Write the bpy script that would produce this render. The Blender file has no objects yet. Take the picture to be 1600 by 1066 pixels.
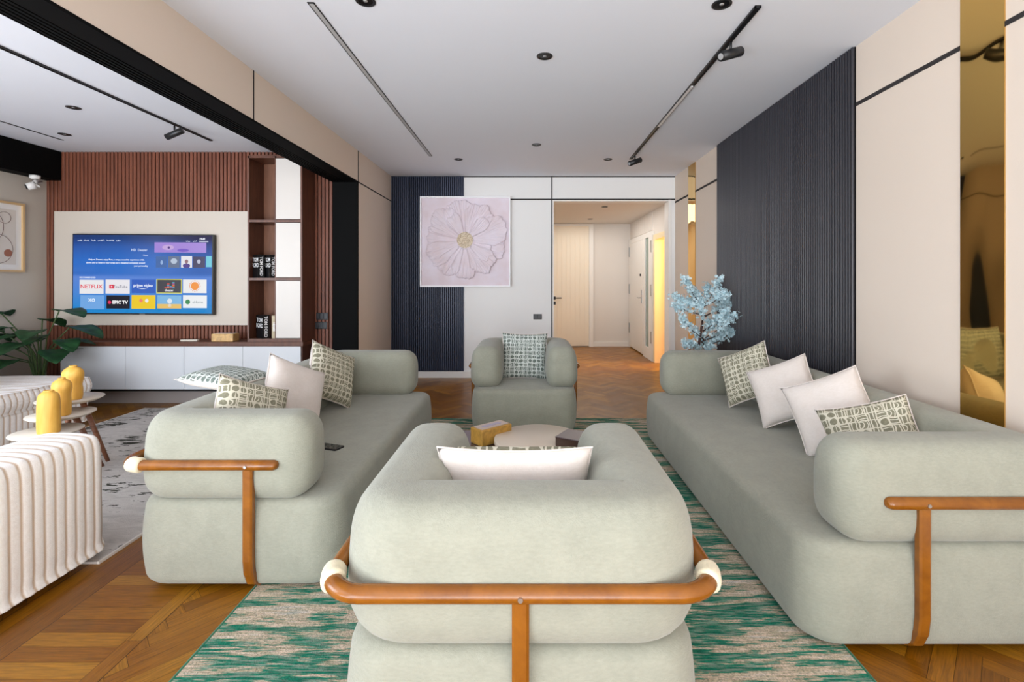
import bpy, bmesh, math, random
from mathutils import Vector, Matrix, noise
sc = bpy.context.scene
C = bpy.data.collections.new('scene'); sc.collection.children.link(C)
PI = math.pi
# ---------------------------------------------------------------- camera, world, light
H = 1.35
cam = bpy.data.objects.new('camera', bpy.data.cameras.new('camera')); C.objects.link(cam)
cam.location = (0, 0, H); cam.rotation_euler = (PI/2, 0, 0)
cam.data.lens = 16.875; cam.data.sensor_width = 36; cam.data.sensor_fit = 'HORIZONTAL'
cam.data.shift_x = -26/1600; cam.data.shift_y = -93/1600
cam.data.clip_start = 0.05
sc.camera = cam
w = bpy.data.worlds.new('sky'); sc.world = w; w.use_nodes = True
w.node_tree.nodes['Background'].inputs[0].default_value = (0.80, 0.90, 1.0, 1)
w.node_tree.nodes['Background'].inputs[1].default_value = 1.2
sc.view_settings.view_transform = 'Standard'; sc.view_settings.look = 'None'
sc.view_settings.gamma = 1; sc.view_settings.exposure = 0.98
sc.cycles.max_bounces = 10; sc.cycles.diffuse_bounces = 7
def area(name, loc, rot, sx, sy, power, col):
    l = bpy.data.lights.new(name, 'AREA'); l.shape = 'RECTANGLE'; l.size = sx; l.size_y = sy
    l.energy = power; l.color = col
    o = bpy.data.objects.new(name, l); C.objects.link(o); o.location = loc; o.rotation_euler = rot
    return o
# daylight through the wide rear windows of both rooms (behind the camera), and an added fill from the lounge's side
area('window_daylight', (0.05, -5.35, 1.45), (PI/2, 0, 0), 3.4, 2.2, 80, (0.97, 0.98, 1.0))
area('window_daylight', (-3.9, -5.35, 1.45), (PI/2, 0, 0), 2.8, 2.2, 110, (0.80, 0.90, 1.0))
area('window_daylight', (-5.40, 0.6, 1.5), (PI/2, 0, -PI/2), 2.6, 1.9, 60, (0.84, 0.92, 1.0))
# upward fill lights added behind the camera to brighten the ceilings
area('sun_patch_bounce', (0.05, -2.0, 0.05), (PI-0.12, 0, 0), 3.4, 3.0, 180, (0.93, 0.97, 1.0))
area('sun_patch_bounce', (-3.6, -1.5, 0.05), (PI-0.12, 0, 0), 3.0, 3.0, 250, (0.80, 0.89, 1.0))
# warm bulb light from the side room off the hall, and a soft fill added under the hall ceiling
area('side_room_lamp', (3.3, 7.6, 2.1), (0, PI/2-0.4, 0), 0.8, 0.8, 38, (1.0, 0.78, 0.42))
area('hall_lamp', (1.1, 8.4, 2.52), (0, 0, 0), 1.4, 2.2, 13, (1.0, 0.97, 0.92))

# ---------------------------------------------------------------- node helpers
def lin(c):
    if max(c) > 1.0: c = [x/255 for x in c]
    return tuple((x/12.92 if x <= 0.04045 else ((x+0.055)/1.055)**2.4) for x in c[:3]) + (1,)
class E:
    nt = None
    def __init__(s, v): s.v = v
    def _m(s, op, *a):
        n = E.nt.nodes.new('ShaderNodeMath'); n.operation = op
        for i, x in enumerate((s,)+a):
            x = x.v if isinstance(x, E) else x
            if isinstance(x, (int, float)): n.inputs[i].default_value = x
            else: E.nt.links.new(x, n.inputs[i])
        return E(n.outputs[0])
    def __add__(s, o): return s._m('ADD', o)
    def __radd__(s, o): return s._m('ADD', o)
    def __sub__(s, o): return s._m('SUBTRACT', o)
    def __rsub__(s, o): return E(o)._m('SUBTRACT', s)
    def __mul__(s, o): return s._m('MULTIPLY', o)
    def __rmul__(s, o): return s._m('MULTIPLY', o)
    def __truediv__(s, o): return s._m('DIVIDE', o)
    def lt(s, o): return s._m('LESS_THAN', o)
    def gt(s, o): return s._m('GREATER_THAN', o)
    def fl(s): return s._m('FLOOR')
    def fr(s): return s._m('FRACT')
    def ab(s): return s._m('ABSOLUTE')
    def sq(s): return s._m('SQRT')
    def mx(s, o): return s._m('MAXIMUM', o)
    def mn(s, o): return s._m('MINIMUM', o)
class M:
    """material under construction"""
    def __init__(s, name, col=(200,200,200), rough=0.6, metal=0.0, spec=None):
        s.m = bpy.data.materials.new(name); s.m.use_nodes = True; s.nt = s.m.node_tree; E.nt = s.nt
        s.b = s.nt.nodes['Principled BSDF']
        s.b.inputs['Base Color'].default_value = lin(col); s.b.inputs['Roughness'].default_value = rough
        s.b.inputs['Metallic'].default_value = metal
        if spec is not None: s.b.inputs['Specular IOR Level'].default_value = spec
    def L(s, a, b): s.nt.links.new(a.v if isinstance(a, E) else a, b)
    def coord(s, kind='Object', scale=(1,1,1)):
        t = s.nt.nodes.new('ShaderNodeTexCoord'); mp = s.nt.nodes.new('ShaderNodeMapping')
        mp.inputs['Scale'].default_value = scale; s.L(t.outputs[kind], mp.inputs[0]); return mp.outputs[0]
    def noise(s, vec, scale, detail=3, rough=0.5, dist=0):
        n = s.nt.nodes.new('ShaderNodeTexNoise'); s.L(vec, n.inputs['Vector'])
        n.inputs['Scale'].default_value = scale; n.inputs['Detail'].default_value = detail
        n.inputs['Roughness'].default_value = rough; n.inputs['Distortion'].default_value = dist
        return E(n.outputs['Fac'])
    def ramp(s, fac, stops, interp='LINEAR'):
        r = s.nt.nodes.new('ShaderNodeValToRGB'); r.color_ramp.interpolation = interp
        el = r.color_ramp.elements
        while len(el) < len(stops): el.new(0.5)
        for e, (p, c) in zip(el, stops): e.position = p; e.color = lin(c)
        s.L(fac, r.inputs[0]); return r.outputs[0]
    def mix(s, fac, a, b, mode='MIX'):
        n = s.nt.nodes.new('ShaderNodeMix'); n.data_type = 'RGBA'; n.blend_type = mode
        for x, i in ((fac, 0), (a, 6), (b, 7)):
            x = x.v if isinstance(x, E) else x
            if isinstance(x, (int, float)): n.inputs[i].default_value = x
            elif isinstance(x, tuple): n.inputs[i].default_value = lin(x)
            else: s.L(x, n.inputs[i])
        return n.outputs[2]
    def color(s, out): s.L(out, s.b.inputs['Base Color'])
    def bump(s, fac, dist=0.002, strength=1.0):
        n = s.nt.nodes.new('ShaderNodeBump'); n.inputs['Distance'].default_value = dist
        n.inputs['Strength'].default_value = strength
        s.L(fac, n.inputs['Height']); s.L(n.outputs[0], s.b.inputs['Normal'])
    def xyz(s, vec):
        n = s.nt.nodes.new('ShaderNodeSeparateXYZ'); s.L(vec, n.inputs[0]); return [E(o) for o in n.outputs]
    def white(s, x, y, dz=0):
        c = s.nt.nodes.new('ShaderNodeCombineXYZ'); s.L(x, c.inputs[0]); s.L(y, c.inputs[1]); c.inputs[2].default_value = dz
        n = s.nt.nodes.new('ShaderNodeTexWhiteNoise'); s.L(c.outputs[0], n.inputs[0]); return E(n.outputs[0])
def plain(name, col, rough=0.6, metal=0.0, spec=None): return M(name, col, rough, metal, spec).m
def emit(name, col, st=1.0):
    st *= 0.52
    m = M(name, (0,0,0), 0.3); m.b.inputs['Emission Color'].default_value = lin(col); m.b.inputs['Emission Strength'].default_value = st
    return m.m
def fabric(name, c1, c2, bsc=190, bd=0.0022):
    m = M(name, c1, 0.95, spec=0.15); v = m.coord('Object')
    n1 = m.noise(v, 9, 3, 0.6); v2 = m.coord('Object', (1, 1, 2.6)); n2 = m.noise(v2, 60, 3, 0.6)
    m.color(m.ramp((n1*0.5+n2*0.5), [(0.3, c2), (0.62, c1)]))
    m.bump(m.noise(v, bsc, 3, 0.7), bd, 0.8)
    m.b.inputs['Sheen Weight'].default_value = 0.25; m.b.inputs['Sheen Roughness'].default_value = 0.5
    return m.m
SAGE = fabric('sage_boucle', (152,152,137), (139,140,126))
WOOD = None
def woodmat(name, c1, c2, rough=0.3, axis=(1,1,12), sc_=6):
    m = M(name, c1, rough); v = m.coord('Object', axis)
    n = m.noise(v, sc_, 4, 0.6, 0.4); m.color(m.ramp(n, [(0.3, c2), (0.7, c1)])); return m.m
WOOD = woodmat('amber_wood', (142,86,20), (114,64,11), 0.22, (2,2,2), 5)
WALNUT = woodmat('walnut', (104,62,42), (76,42,28), 0.38, (1,1,0.12), 30)
WALNUT_D = woodmat('walnut_dark', (86,52,38), (60,34,24), 0.45, (1,1,0.12), 30)
LEGW = woodmat('leg_wood', (140,92,66), (110,66,44), 0.4)
def wallmat(name, c, rough=0.75):
    m = M(name, c, rough, spec=0.25); v = m.coord('Object', (1,1,1)); n = m.noise(v, 120, 2)
    m.bump(n, 0.0006, 0.5); return m.m
BEIGE = wallmat('beige_wall', (214,200,186))
BEIGE_L = wallmat('light_wall', (232,231,229))
TAUPE = wallmat('lounge_wall', (196,188,176))
CEIL = wallmat('ceiling_paint', (222,226,234), 0.9)
HALLW = wallmat('hall_wall', (222,217,211))
WHITE = plain('white_paint', (232,230,226), 0.45)
GLOSSW = plain('cabinet_white', (204,207,211), 0.28)
CREAM = plain('cream_panel', (200,190,177), 0.5)
BLACK = plain('black_metal', (24,24,26), 0.4)
BLACKP = plain('black_panel', (12,12,12), 0.7, 0, 0.06)
GROOVE = plain('groove', (38,34,34), 0.8)
SLATB = plain('charcoal_slat', (46,45,51), 0.34)
NAVY = plain('slate_blue_slat', (50,58,80), 0.42)
def slatwood():
    m = M('brown_slat', (128,74,54), 0.45); v = m.coord('Object', (25,1,0.5)); n = m.noise(v, 4, 3)
    m.color(m.ramp(n, [(0.3, (98,54,38)), (0.7, (136,80,58))])); return m.m
SLATW = slatwood()
CREAMF = fabric('cream_cushion', (222,213,206), (212,202,193), 320, 0.001)
STEEL = plain('steel', (180,180,180), 0.3, 1.0)

# ---------------------------------------------------------------- object helpers
def tag(o, label=None, cat=None, group=None, kind=None):
    if label: o['label'] = label
    if cat: o['category'] = cat
    if group: o['group'] = group
    if kind: o['kind'] = kind
    return o
def thing(name, label, cat, loc=(0,0,0), rz=0, group=None):
    o = bpy.data.objects.new(name, None); C.objects.link(o); o.empty_display_size = 0.1
    o.location = loc; o.rotation_euler = (0,0,rz); return tag(o, label, cat, group)
def obj(name, bm, mats, parent=None, smooth=False, label=None, loc=None):
    me = bpy.data.meshes.new(name); bm.normal_update(); bm.to_mesh(me); bm.free()
    for m in (mats if isinstance(mats, (list, tuple)) else [mats]): me.materials.append(m)
    if smooth:
        for p in me.polygons: p.use_smooth = True
    o = bpy.data.objects.new(name, me); C.objects.link(o)
    if parent: o.parent = parent
    if loc: o.location = loc
    if label: o['label'] = label
    return o
def struct(name, bm, m, parent=None, smooth=False):
    o = obj(name, bm, m, parent, smooth)
    if parent is None: o['kind'] = 'structure'
    return o
def copy_tree(o, parent=None):
    c = o.copy(); C.objects.link(c); c.parent = parent
    for ch in list(o.children): copy_tree(ch, c)
    return c
def B(): return bmesh.new()
def bx(bm, x0, x1, y0, y1, z0, z1, mi=0, bev=0, seg=2):
    r = bmesh.ops.create_cube(bm, size=1)
    for v in r['verts']:
        v.co = Vector(((x0+x1)/2+v.co.x*(x1-x0), (y0+y1)/2+v.co.y*(y1-y0), (z0+z1)/2+v.co.z*(z1-z0)))
    fs = set(f for v in r['verts'] for f in v.link_faces)
    for f in fs: f.material_index = mi
    if bev:
        es = set(e for v in r['verts'] for e in v.link_edges)
        bmesh.ops.bevel(bm, geom=list(es), offset=bev, segments=seg, profile=0.5, affect='EDGES', clamp_overlap=True)
    return bm
def box(*a, **k): return bx(B(), *a, **k)
def tube(bm, pts, r, n=12, closed=False, flat=1.0, caps=True, mi=0, round_end=0.0):
    """sweep a circle (flattened vertically by flat) along pts"""
    pts = [Vector(p) for p in pts]; N = len(pts); rings = []
    up = Vector((0,0,1))
    for i, p in enumerate(pts):
        t = (pts[min(i+1, N-1)] - pts[max(i-1, 0)]).normalized()
        a = up if abs(t.z) < 0.9 else Vector((0,1,0))
        s = t.cross(a).normalized(); u = s.cross(t).normalized()
        rr = r[i] if isinstance(r, (list, tuple)) else r
        rings.append([bm.verts.new(p + s*rr*math.cos(2*PI*k/n) + u*rr*flat*math.sin(2*PI*k/n)) for k in range(n)])
    for i in range(N-1):
        for k in range(n):
            f = bm.faces.new((rings[i][k], rings[i][(k+1) % n], rings[i+1][(k+1) % n], rings[i+1][k])); f.material_index = mi
    if caps:
        bm.faces.new(rings[0][::-1]).material_index = mi; bm.faces.new(rings[-1]).material_index = mi
    return bm
def lathe(bm, prof, n=32, cx=0, cy=0, mi=0, sx=1, sy=1):
    rings = []
    for r, z in prof:
        rings.append([bm.verts.new((cx+sx*r*math.cos(2*PI*k/n), cy+sy*r*math.sin(2*PI*k/n), z)) for k in range(n)] if r > 1e-6 else bm.verts.new((cx, cy, z)))
    for a, b in zip(rings, rings[1:]):
        for k in range(n):
            k2 = (k+1) % n
            if isinstance(a, list) and isinstance(b, list): f = bm.faces.new((a[k], a[k2], b[k2], b[k]))
            elif isinstance(a, list): f = bm.faces.new((a[k], a[k2], b))
            elif isinstance(b, list): f = bm.faces.new((a, b[k2], b[k]))
            f.material_index = mi
    return bm
def prism(bm, poly, z0, z1, mi=0):
    lo = [bm.verts.new((x, y, z0)) for x, y in poly]; hi = [bm.verts.new((x, y, z1)) for x, y in poly]
    n = len(poly)
    bm.faces.new(hi).material_index = mi; bm.faces.new(lo[::-1]).material_index = mi
    for i in range(n): bm.faces.new((lo[i], lo[(i+1) % n], hi[(i+1) % n], hi[i])).material_index = mi
    return bm
def rrect(x0, x1, y0, y1, r, seg=6):
    out = []
    for cx, cy, a0 in ((x1-r, y1-r, 0), (x0+r, y1-r, PI/2), (x0+r, y0+r, PI), (x1-r, y0+r, 1.5*PI)):
        for k in range(seg+1):
            a = a0 + PI/2*k/seg; out.append((cx+r*math.cos(a), cy+r*math.sin(a)))
    return out
def text_into(bm, s, size, mat4, mi=0, align='CENTER', bold=0.0, sx=1.0):
    cu = bpy.data.curves.new('t', 'FONT'); cu.body = s; cu.size = size; cu.align_x = align; cu.align_y = 'CENTER'
    cu.offset = bold; cu.resolution_u = 2
    o = bpy.data.objects.new('t', cu); me = o.to_mesh()
    vs = [bm.verts.new(mat4 @ Vector((v.co.x*sx, v.co.y, 0))) for v in me.vertices]
    for p in me.polygons:
        try: bm.faces.new([vs[i] for i in p.vertices]).material_index = mi
        except ValueError: pass
    o.to_mesh_clear(); bpy.data.objects.remove(o); bpy.data.curves.remove(cu)

# ---------------------------------------------------------------- geometry constants
ZC = 2.83; XR = 2.06; XL = -1.93; XB = -2.20; YB = 6.75; YT = 5.5; XLL = -5.5; ZB = 2.48; YR = -5.5

# ---------------------------------------------------------------- floor (parquet planks as one mesh)
def parquet():
    random.seed(5)
    wd, Ln = 0.066, 0.33; verts = []; faces = []; uvs = []; rnd = []
    c45 = math.cos(PI/4)
    def quad(pts, z, uvq, r):
        b = len(verts); verts.extend([(x, y, z) for x, y in pts]); faces.append((b, b+1, b+2, b+3)); uvs.extend(uvq); rnd.append(r)
    g = 0.0007
    def plank(u0, v0, u1, v1, horiz):
        cu, cv = (u0+u1)/2, (v0+v1)/2
        X = (cu-cv)*c45; Y = (cu+cv)*c45
        if not (XLL-0.2 < X < 3.6 and YR-0.2 < Y < 10.3): return
        if Y > 7.2 and X < -0.5: return
        if X > 2.4 and not 6.9 < Y < 8.6: return
        p = [(u0+g, v0+g), (u1-g, v0+g), (u1-g, v1-g), (u0+g, v1-g)]
        q = [((a-b)*c45, (a+b)*c45) for a, b in p]
        o = random.random()*40; L_ = Ln
        uq = [(o, 0), (o+L_, 0), (o+L_, wd), (o, wd)] if horiz else [(o, wd), (o, 0), (o+L_, 0), (o+L_, wd)]
        quad(q, 0, uq, random.random())
    K = 110
    for i in range(-170, 260):
        for j in range(-30, 30):
            ox, oy = i*wd + j*Ln, i*wd - j*Ln
            plank(ox, oy, ox+Ln, oy+wd, True)
            plank(ox+Ln, oy+wd-Ln, ox+Ln+wd, oy+wd, False)
    def rect(x0, x1, y0, y1, z, along):
        o = random.random()*40
        q = [(x0+g, y0+g), (x1-g, y0+g), (x1-g, y1-g), (x0+g, y1-g)]
        lx, ly = x1-x0, y1-y0
        uq = [(o, 0), (o+lx, 0), (o+lx, ly), (o, ly)] if along == 'x' else [(o, 0), (o, lx), (o+ly, lx), (o+ly, 0)]
        quad(q, z, uq, random.random())
    # border band between the two rooms: boards across, strips along
    bb = len(verts); verts.extend([(-2.10, YR, 0.0004), (-1.45, YR, 0.0004), (-1.45, 5.4, 0.0004), (-2.10, 5.4, 0.0004)]); faces.append((bb, bb+1, bb+2, bb+3)); uvs.extend([(0,0)]*4); rnd.append(-1)
    y = YR
    while y < 5.3: rect(-1.88, -1.515, y, y+0.072, 0.0009, 'x'); y += 0.072
    for x0, x1 in ((-1.515, -1.452), (-1.945, -1.882), (-2.02, -1.945), (-2.095, -2.02)):
        y = YR + random.random()*0.5
        while y < 5.3:
            L_ = 0.6+random.random()*0.5; rect(x0, x1, y, min(y+L_, 5.4), 0.0009, 'y'); y += L_
    bb = len(verts); verts.extend([(XLL-0.3, YR-0.3, -0.003), (3.8, YR-0.3, -0.003), (3.8, 10.3, -0.003), (XLL-0.3, 10.3, -0.003)]); faces.append((bb, bb+1, bb+2, bb+3)); uvs.extend([(0,0)]*4); rnd.append(-1)
    me = bpy.data.meshes.new('floor'); me.from_pydata(verts, [], faces)
    uv = me.uv_layers.new(name='UVMap'); uv.data.foreach_set('uv', [c for p in uvs for c in p])
    ca = me.color_attributes.new('tone', 'FLOAT_COLOR', 'CORNER')
    ca.data.foreach_set('color', [x for r in rnd for _ in range(4) for x in (max(r, 0), 1.0 if r < 0 else 0.0, 0, 1)])
    m = M('parquet_oak', (170,110,60), 0.30)
    at = m.nt.nodes.new('ShaderNodeAttribute'); at.attribute_name = 'tone'
    s = m.nt.nodes.new('ShaderNodeSeparateColor'); m.L(at.outputs['Color'], s.inputs[0])
    tone = m.ramp(s.outputs[0], [(0, (138,84,6)), (0.35, (158,98,8)), (0.7, (170,110,14)), (1, (188,130,30))])
    v = m.coord('UV', (3, 55, 1)); n = m.noise(v, 3, 4, 0.65, 0.6)
    grain = m.ramp(n, [(0.3, (165,165,165)), (0.7, (255,255,255))])
    c = m.mix(0.85, tone, grain, 'MULTIPLY')
    v2 = m.coord('Object'); n2 = m.noise(v2, 1.3, 4, 0.6)
    c = m.mix(0.35, c, m.ramp(n2, [(0.35, (170,160,150)), (0.65, (255,255,255))]), 'MULTIPLY')
    c = m.mix(s.outputs[1], c, (60,34,16))
    m.color(c); r_ = m.noise(v2, 5, 3); m.L(r_*0.22+0.24, m.b.inputs['Roughness'])
    m.bump(n, 0.0004, 0.4)
    me.materials.append(m.m)
    o = bpy.data.objects.new('floor', me); C.objects.link(o); o['kind'] = 'structure'
parquet()

# ---------------------------------------------------------------- shell
struct('ceiling', box(XB, XR+0.1, YR, YB+0.2, ZC, ZC+0.1), CEIL)
o = struct('ceiling', box(XLL-0.1, XB, YR, YT+0.1, ZC, ZC+0.1), CEIL)
struct('ceiling', box(-0.6, 3.8, YB+0.2, 10.2, 2.55, 2.65), HALLW)
struct('wall_right', box(XR, XR+0.12, YR, YB+0.2, 0, ZC), BEIGE)
bm = B(); bx(bm, -1.93, 0.35, YB, YB+0.18, 0, ZC); bx(bm, 0.35, 2.0, YB, YB+0.18, 2.5, ZC); bx(bm, 2.0, XR+0.1, YB, YB+0.18, 0, ZC)
struct('wall_back', bm, BEIGE_L)
# wall stub and the beam over the wide opening to the lounge
struct('wall_left', box(XB, XL, 5.42, YB+0.18, 0, ZC), BEIGE)
struct('wall_left', box(XB, XL, YR, 5.42, ZB+0.005, ZC), BEIGE)
bm = B(); bx(bm, -2.06, XL+0.004, YR, 5.42, ZB-0.012, ZB+0.004)
bx(bm, XB-0.004, -2.06, YR, 5.42, ZB-0.004, ZB+0.004)
for k in range(5): bx(bm, XB+0.006+k*0.027, XB+0.022+k*0.027, YR, 5.42, ZB-0.012, ZB-0.003)
bx(bm, XB-0.008, XB-0.003, YR, 5.42, ZB-0.012, ZC)
struct('trim_1', bm, BLACKP)
bm = B(); bx(bm, XB-0.004, XL+0.004, 5.395, 5.42, 0, ZB-0.012); struct('trim_2', bm, BLACKP)
# lounge
struct('wall_lounge_back', box(XLL-0.1, XB+0.005, YT, YT+0.1, 0, ZC), WALNUT_D)
bm = B(); bx(bm, XLL-0.1, XLL, 1.9, YT+0.1, 0, ZC); bx(bm, XLL-0.1, XLL, YR, -0.7, 0, ZC); bx(bm, XLL-0.1, XLL, -0.7, 1.9, 0, 0.5); bx(bm, XLL-0.1, XLL, -0.7, 1.9, 2.5, ZC)
struct('wall_lounge_left', bm, TAUPE)
struct('trim_3', box(XLL+0.002, -5.33, 0.0, YT-0.03, 2.50, ZC-0.002), BLACKP)
# rear wall with two wide windows
bm = B()
for x0, x1 in ((XLL, -5.3), (-2.5, -1.7), (1.8, XR+0.1)): bx(bm, x0, x1, YR-0.12, YR, 0, ZC)
for x0, x1 in ((-5.3, -2.5), (-1.7, 1.8)): bx(bm, x0, x1, YR-0.12, YR, 2.55, ZC); bx(bm, x0, x1, YR-0.12, YR, 0, 0.3)
struct('wall_rear', bm, BEIGE)
for i, (x0, x1) in enumerate(((-5.3, -2.5), (-1.7, 1.8))):
    bm = B()
    for k in range(4):
        x = x0+(x1-x0)*k/3; bx(bm, x-0.03, x+0.03, YR-0.09, YR-0.03, 0.3, 2.55)
    bx(bm, x0, x1, YR-0.09, YR-0.03, 0.3, 0.36); bx(bm, x0, x1, YR-0.09, YR-0.03, 2.49, 2.55)
    struct('window_%d' % (i+1), bm, WHITE)
# slat cladding
def slats_y(x, y0, y1, z0, z1, pitch, depth, sgn, mats, duty=0.62):
    bm = B(); bx(bm, min(x, x-sgn*0.006), max(x, x-sgn*0.006), y0, y1, z0, z1, 1)
    y = y0
    while y < y1-pitch*0.5:
        bx(bm, min(x-sgn*0.005, x-sgn*depth), max(x-sgn*0.005, x-sgn*depth), y, y+pitch*duty, z0, z1, 0, 0.006, 2); y += pitch
    return bm
def slats_x(y, x0, x1, z0, z1, pitch, depth, duty=0.62):
    bm = B(); bx(bm, x0, x1, y-0.006, y-0.001, z0, z1, 1)
    x = x0
    while x < x1-pitch*0.4:
        bx(bm, x, min(x+pitch*duty, x1), y-depth, y-0.005, z0, z1, 0, 0.003, 1); x += pitch
    return bm
struct('trim_4', slats_y(XR-0.001, 3.02, 5.22, 0.09, ZC-0.002, 0.027, 0.024, 1, None), [SLATB, BLACKP])
struct('trim_5', slats_x(YB, XL+0.003, -0.91, 0.09, ZC-0.002, 0.027, 0.024), [NAVY, BLACKP])
struct('trim_6', slats_x(YT, XLL+0.005, XB-0.005, 0.02, ZC-0.002, 0.043, 0.03, 0.7), [SLATW, WALNUT_D])
# skirting
struct('baseboard_back', box(-1.925, 0.34, YB-0.035, YB, 0, 0.09, bev=0.004), WHITE)
struct('baseboard_right', box(XR-0.028, XR, YR, YB, 0, 0.085, bev=0.003), WHITE)
struct('baseboard_left', box(XL, XL+0.015, 5.44, YB-0.03, 0, 0.085, bev=0.003), WHITE)
# black groove lines in the wall panelling
def groove(n, *a): struct('trim_%d' % n, box(*a), GROOVE)
bm = B(); bx(bm, XR-0.004, XR+0.001, YR, 3.02, 2.452, 2.475); bx(bm, XR-0.004, XR+0.001, 5.22, YB, 2.452, 2.475)
struct('trim_7', bm, GROOVE)
bm = B(); bx(bm, -0.91, 2.06, YB-0.004, YB+0.001, 2.495, 2.515); bx(bm, 0.318, 0.335, YB-0.005, YB+0.001, 0.09, ZC)
bx(bm, -0.91, 2.06, YB-0.004, YB+0.001, ZC-0.012, ZC)  # dark strip painted in for the shadow gap below the ceiling
struct('trim_8', bm, GROOVE)
bm = B(); bx(bm, XL-0.001, XL+0.003, 5.42, YB, ZB-0.01, ZB+0.004); bx(bm, XL-0.001, XL+0.003, 5.424, 5.44, 0, ZC)
for y in (3.36, 1.3): bx(bm, XL-0.001, XL+0.003, y, y+0.012, ZB, ZC)
struct('trim_9', bm, GROOVE)
# opening to the hall: white reveals
bm = B(); bx(bm, 0.335, 0.352, YB-0.002, YB+0.18, 0, 2.5); bx(bm, 1.965, 2.001, YB-0.012, YB+0.19, 0, 2.498); bx(bm, 0.352, 1.965, YB-0.002, YB+0.18, 2.48, 2.498)
struct('trim_10', bm, WHITE)
# hall
struct('wall_hall_back', box(-0.6, 2.3, 10.0, 10.1, 0, 2.56), HALLW)
struct('wall_hall_left', box(-0.6, -0.5, YB+0.18, 10.0, 0, 2.56), HALLW)
bm = B(); bx(bm, 2.12, 2.24, YB+0.18, 7.28, 0, 2.56); bx(bm, 2.12, 2.24, 7.98, 10.0, 0, 2.56); bx(bm, 2.12, 2.24, 7.28, 7.98, 2.06, 2.56)
for k in range(22): bx(bm, 2.108, 2.121, 8.2+k*0.08, 8.265+k*0.08, 2.23, 2.549)
struct('wall_hall_right', bm, HALLW)
bm = B(); bx(bm, 2.2401, 3.7, 8.5, 8.6, 0, 2.56); bx(bm, 2.2401, 3.7, 6.9, 7.0, 0, 2.56); bx(bm, 3.6, 3.7, 7.0, 8.5, 0, 2.56)
struct('wall_side_room', bm, wallmat('side_room_wall', (226,196,140)))
bm = B(); bx(bm, 1.33, 2.12, 9.975, 10.0, 0, 0.09); struct('baseboard_hall', bm, WHITE)
# hall doors
bm = B(); bx(bm, 0.30, 1.25, 9.955, 9.985, 0.01, 2.5)
for k in range(10): bx(bm, 0.31+k*0.094, 0.31+k*0.094+0.088, 9.948, 9.957, 0.03, 2.48)
d = struct('door_1', bm, plain('cream_door', (236,226,208), 0.4))
fr = B(); bx(fr, 1.25, 1.34, 9.93, 10.0, 0, 2.545); bx(fr, 0.2, 0.30, 9.93, 10.0, 0, 2.545); bx(fr, 0.3, 1.25, 9.93, 10.0, 2.5, 2.545)
obj('door_frame', fr, WHITE, d)
hb = B(); bx(hb, 0.50, 0.56, 9.935, 9.95, 0.98, 1.04); bx(hb, 0.50, 0.56, 9.935, 9.95, 0.87, 0.93); tube(hb, [(0.53, 9.94, 1.01), (0.53, 9.89, 1.01), (0.68, 9.89, 1.01)], 0.012, 8)
obj('door_handle', hb, BLACK, d)
bm = B(); bx(bm, 2.085, 2.115, 8.72, 9.88, 0.02, 2.12)
for k in range(12): bx(bm, 2.078, 2.087, 8.735+k*0.094, 8.735+k*0.094+0.086, 0.04, 2.10)
d = struct('door_2', bm, WHITE)
fr = B(); bx(fr, 2.08, 2.12, 9.88, 9.96, 0, 2.2); bx(fr, 2.08, 2.12, 8.58, 8.72, 0, 2.2); bx(fr, 2.08, 2.12, 8.1, 8.33, 0, 2.2); bx(fr, 2.079, 2.12, 8.095, 9.965, 2.12, 2.205); bx(fr, 2.0815, 2.12, 8.33, 8.58, 0, 0.2)
obj('door_frame', fr, WHITE, d)
obj('glass_strip', box(2.098, 2.105, 8.33, 8.58, 0.2, 2.12), plain('frosted_glass', (130,150,140), 0.25), d, label='grey green frosted glass strip')
hb = B(); bx(hb, 2.065, 2.078, 8.80, 8.84, 0.95, 1.2); tube(hb, [(2.07, 8.82, 1.05), (2.02, 8.82, 1.05), (2.02, 8.94, 1.05)], 0.01, 8)
obj('door_handle', hb, STEEL, d)
hb = B(); tube(hb, [(2.08, 8.9, 1.47), (2.06, 8.9, 1.47)], 0.022, 12); obj('peephole', hb, BLACK, d)
for z0 in (0.3, 1.1, 1.85):
    obj('hinge', box(2.065, 2.08, 9.87, 9.93, z0, z0+0.2), STEEL, d); 
    obj('hinge', box(2.065, 2.08, 8.12, 8.16, z0, z0+0.2), STEEL, d)
# doorway to the lit side room: casing and the door standing open inside
bm = B(); bx(bm, 2.09, 2.255, 7.965, 8.06, 0, 2.13); bx(bm, 2.09, 2.255, 7.20, 7.295, 0, 2.13); bx(bm, 2.09, 2.255, 7.295, 7.965, 2.045, 2.13)
struct('trim_11', bm, plain('cream_casing', (240,222,180), 0.4))
d = struct('door_3', box(2.27, 2.96, 7.925, 7.96, 0.01, 2.04), plain('cream_leaf', (244,226,184), 0.4))

# ---------------------------------------------------------------- gold mirror strips
def goldmat():
    m = M('gold_mirror', (222,182,106), 0.04, 1.0); v = m.coord('Object', (1, 0.8, 0.35)); n = m.noise(v, 2.4, 2, 0.4, 0.3)
    m.bump(n, 0.05, 0.55); return m.m
GOLD = goldmat()
tag(obj('mirror_panel', box(XR-0.006, XR-0.001, 2.072, 2.285, 0.09, ZC-0.003), GOLD), 'wide gold tinted mirror strip on the right wall, nearest the camera', 'mirror')
tag(obj('mirror_panel', box(XR-0.006, XR-0.001, 5.92, 6.18, 0.09, ZC-0.003), GOLD), 'narrow gold tinted mirror strip on the right wall, behind the blue blossom branches', 'mirror')

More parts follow.
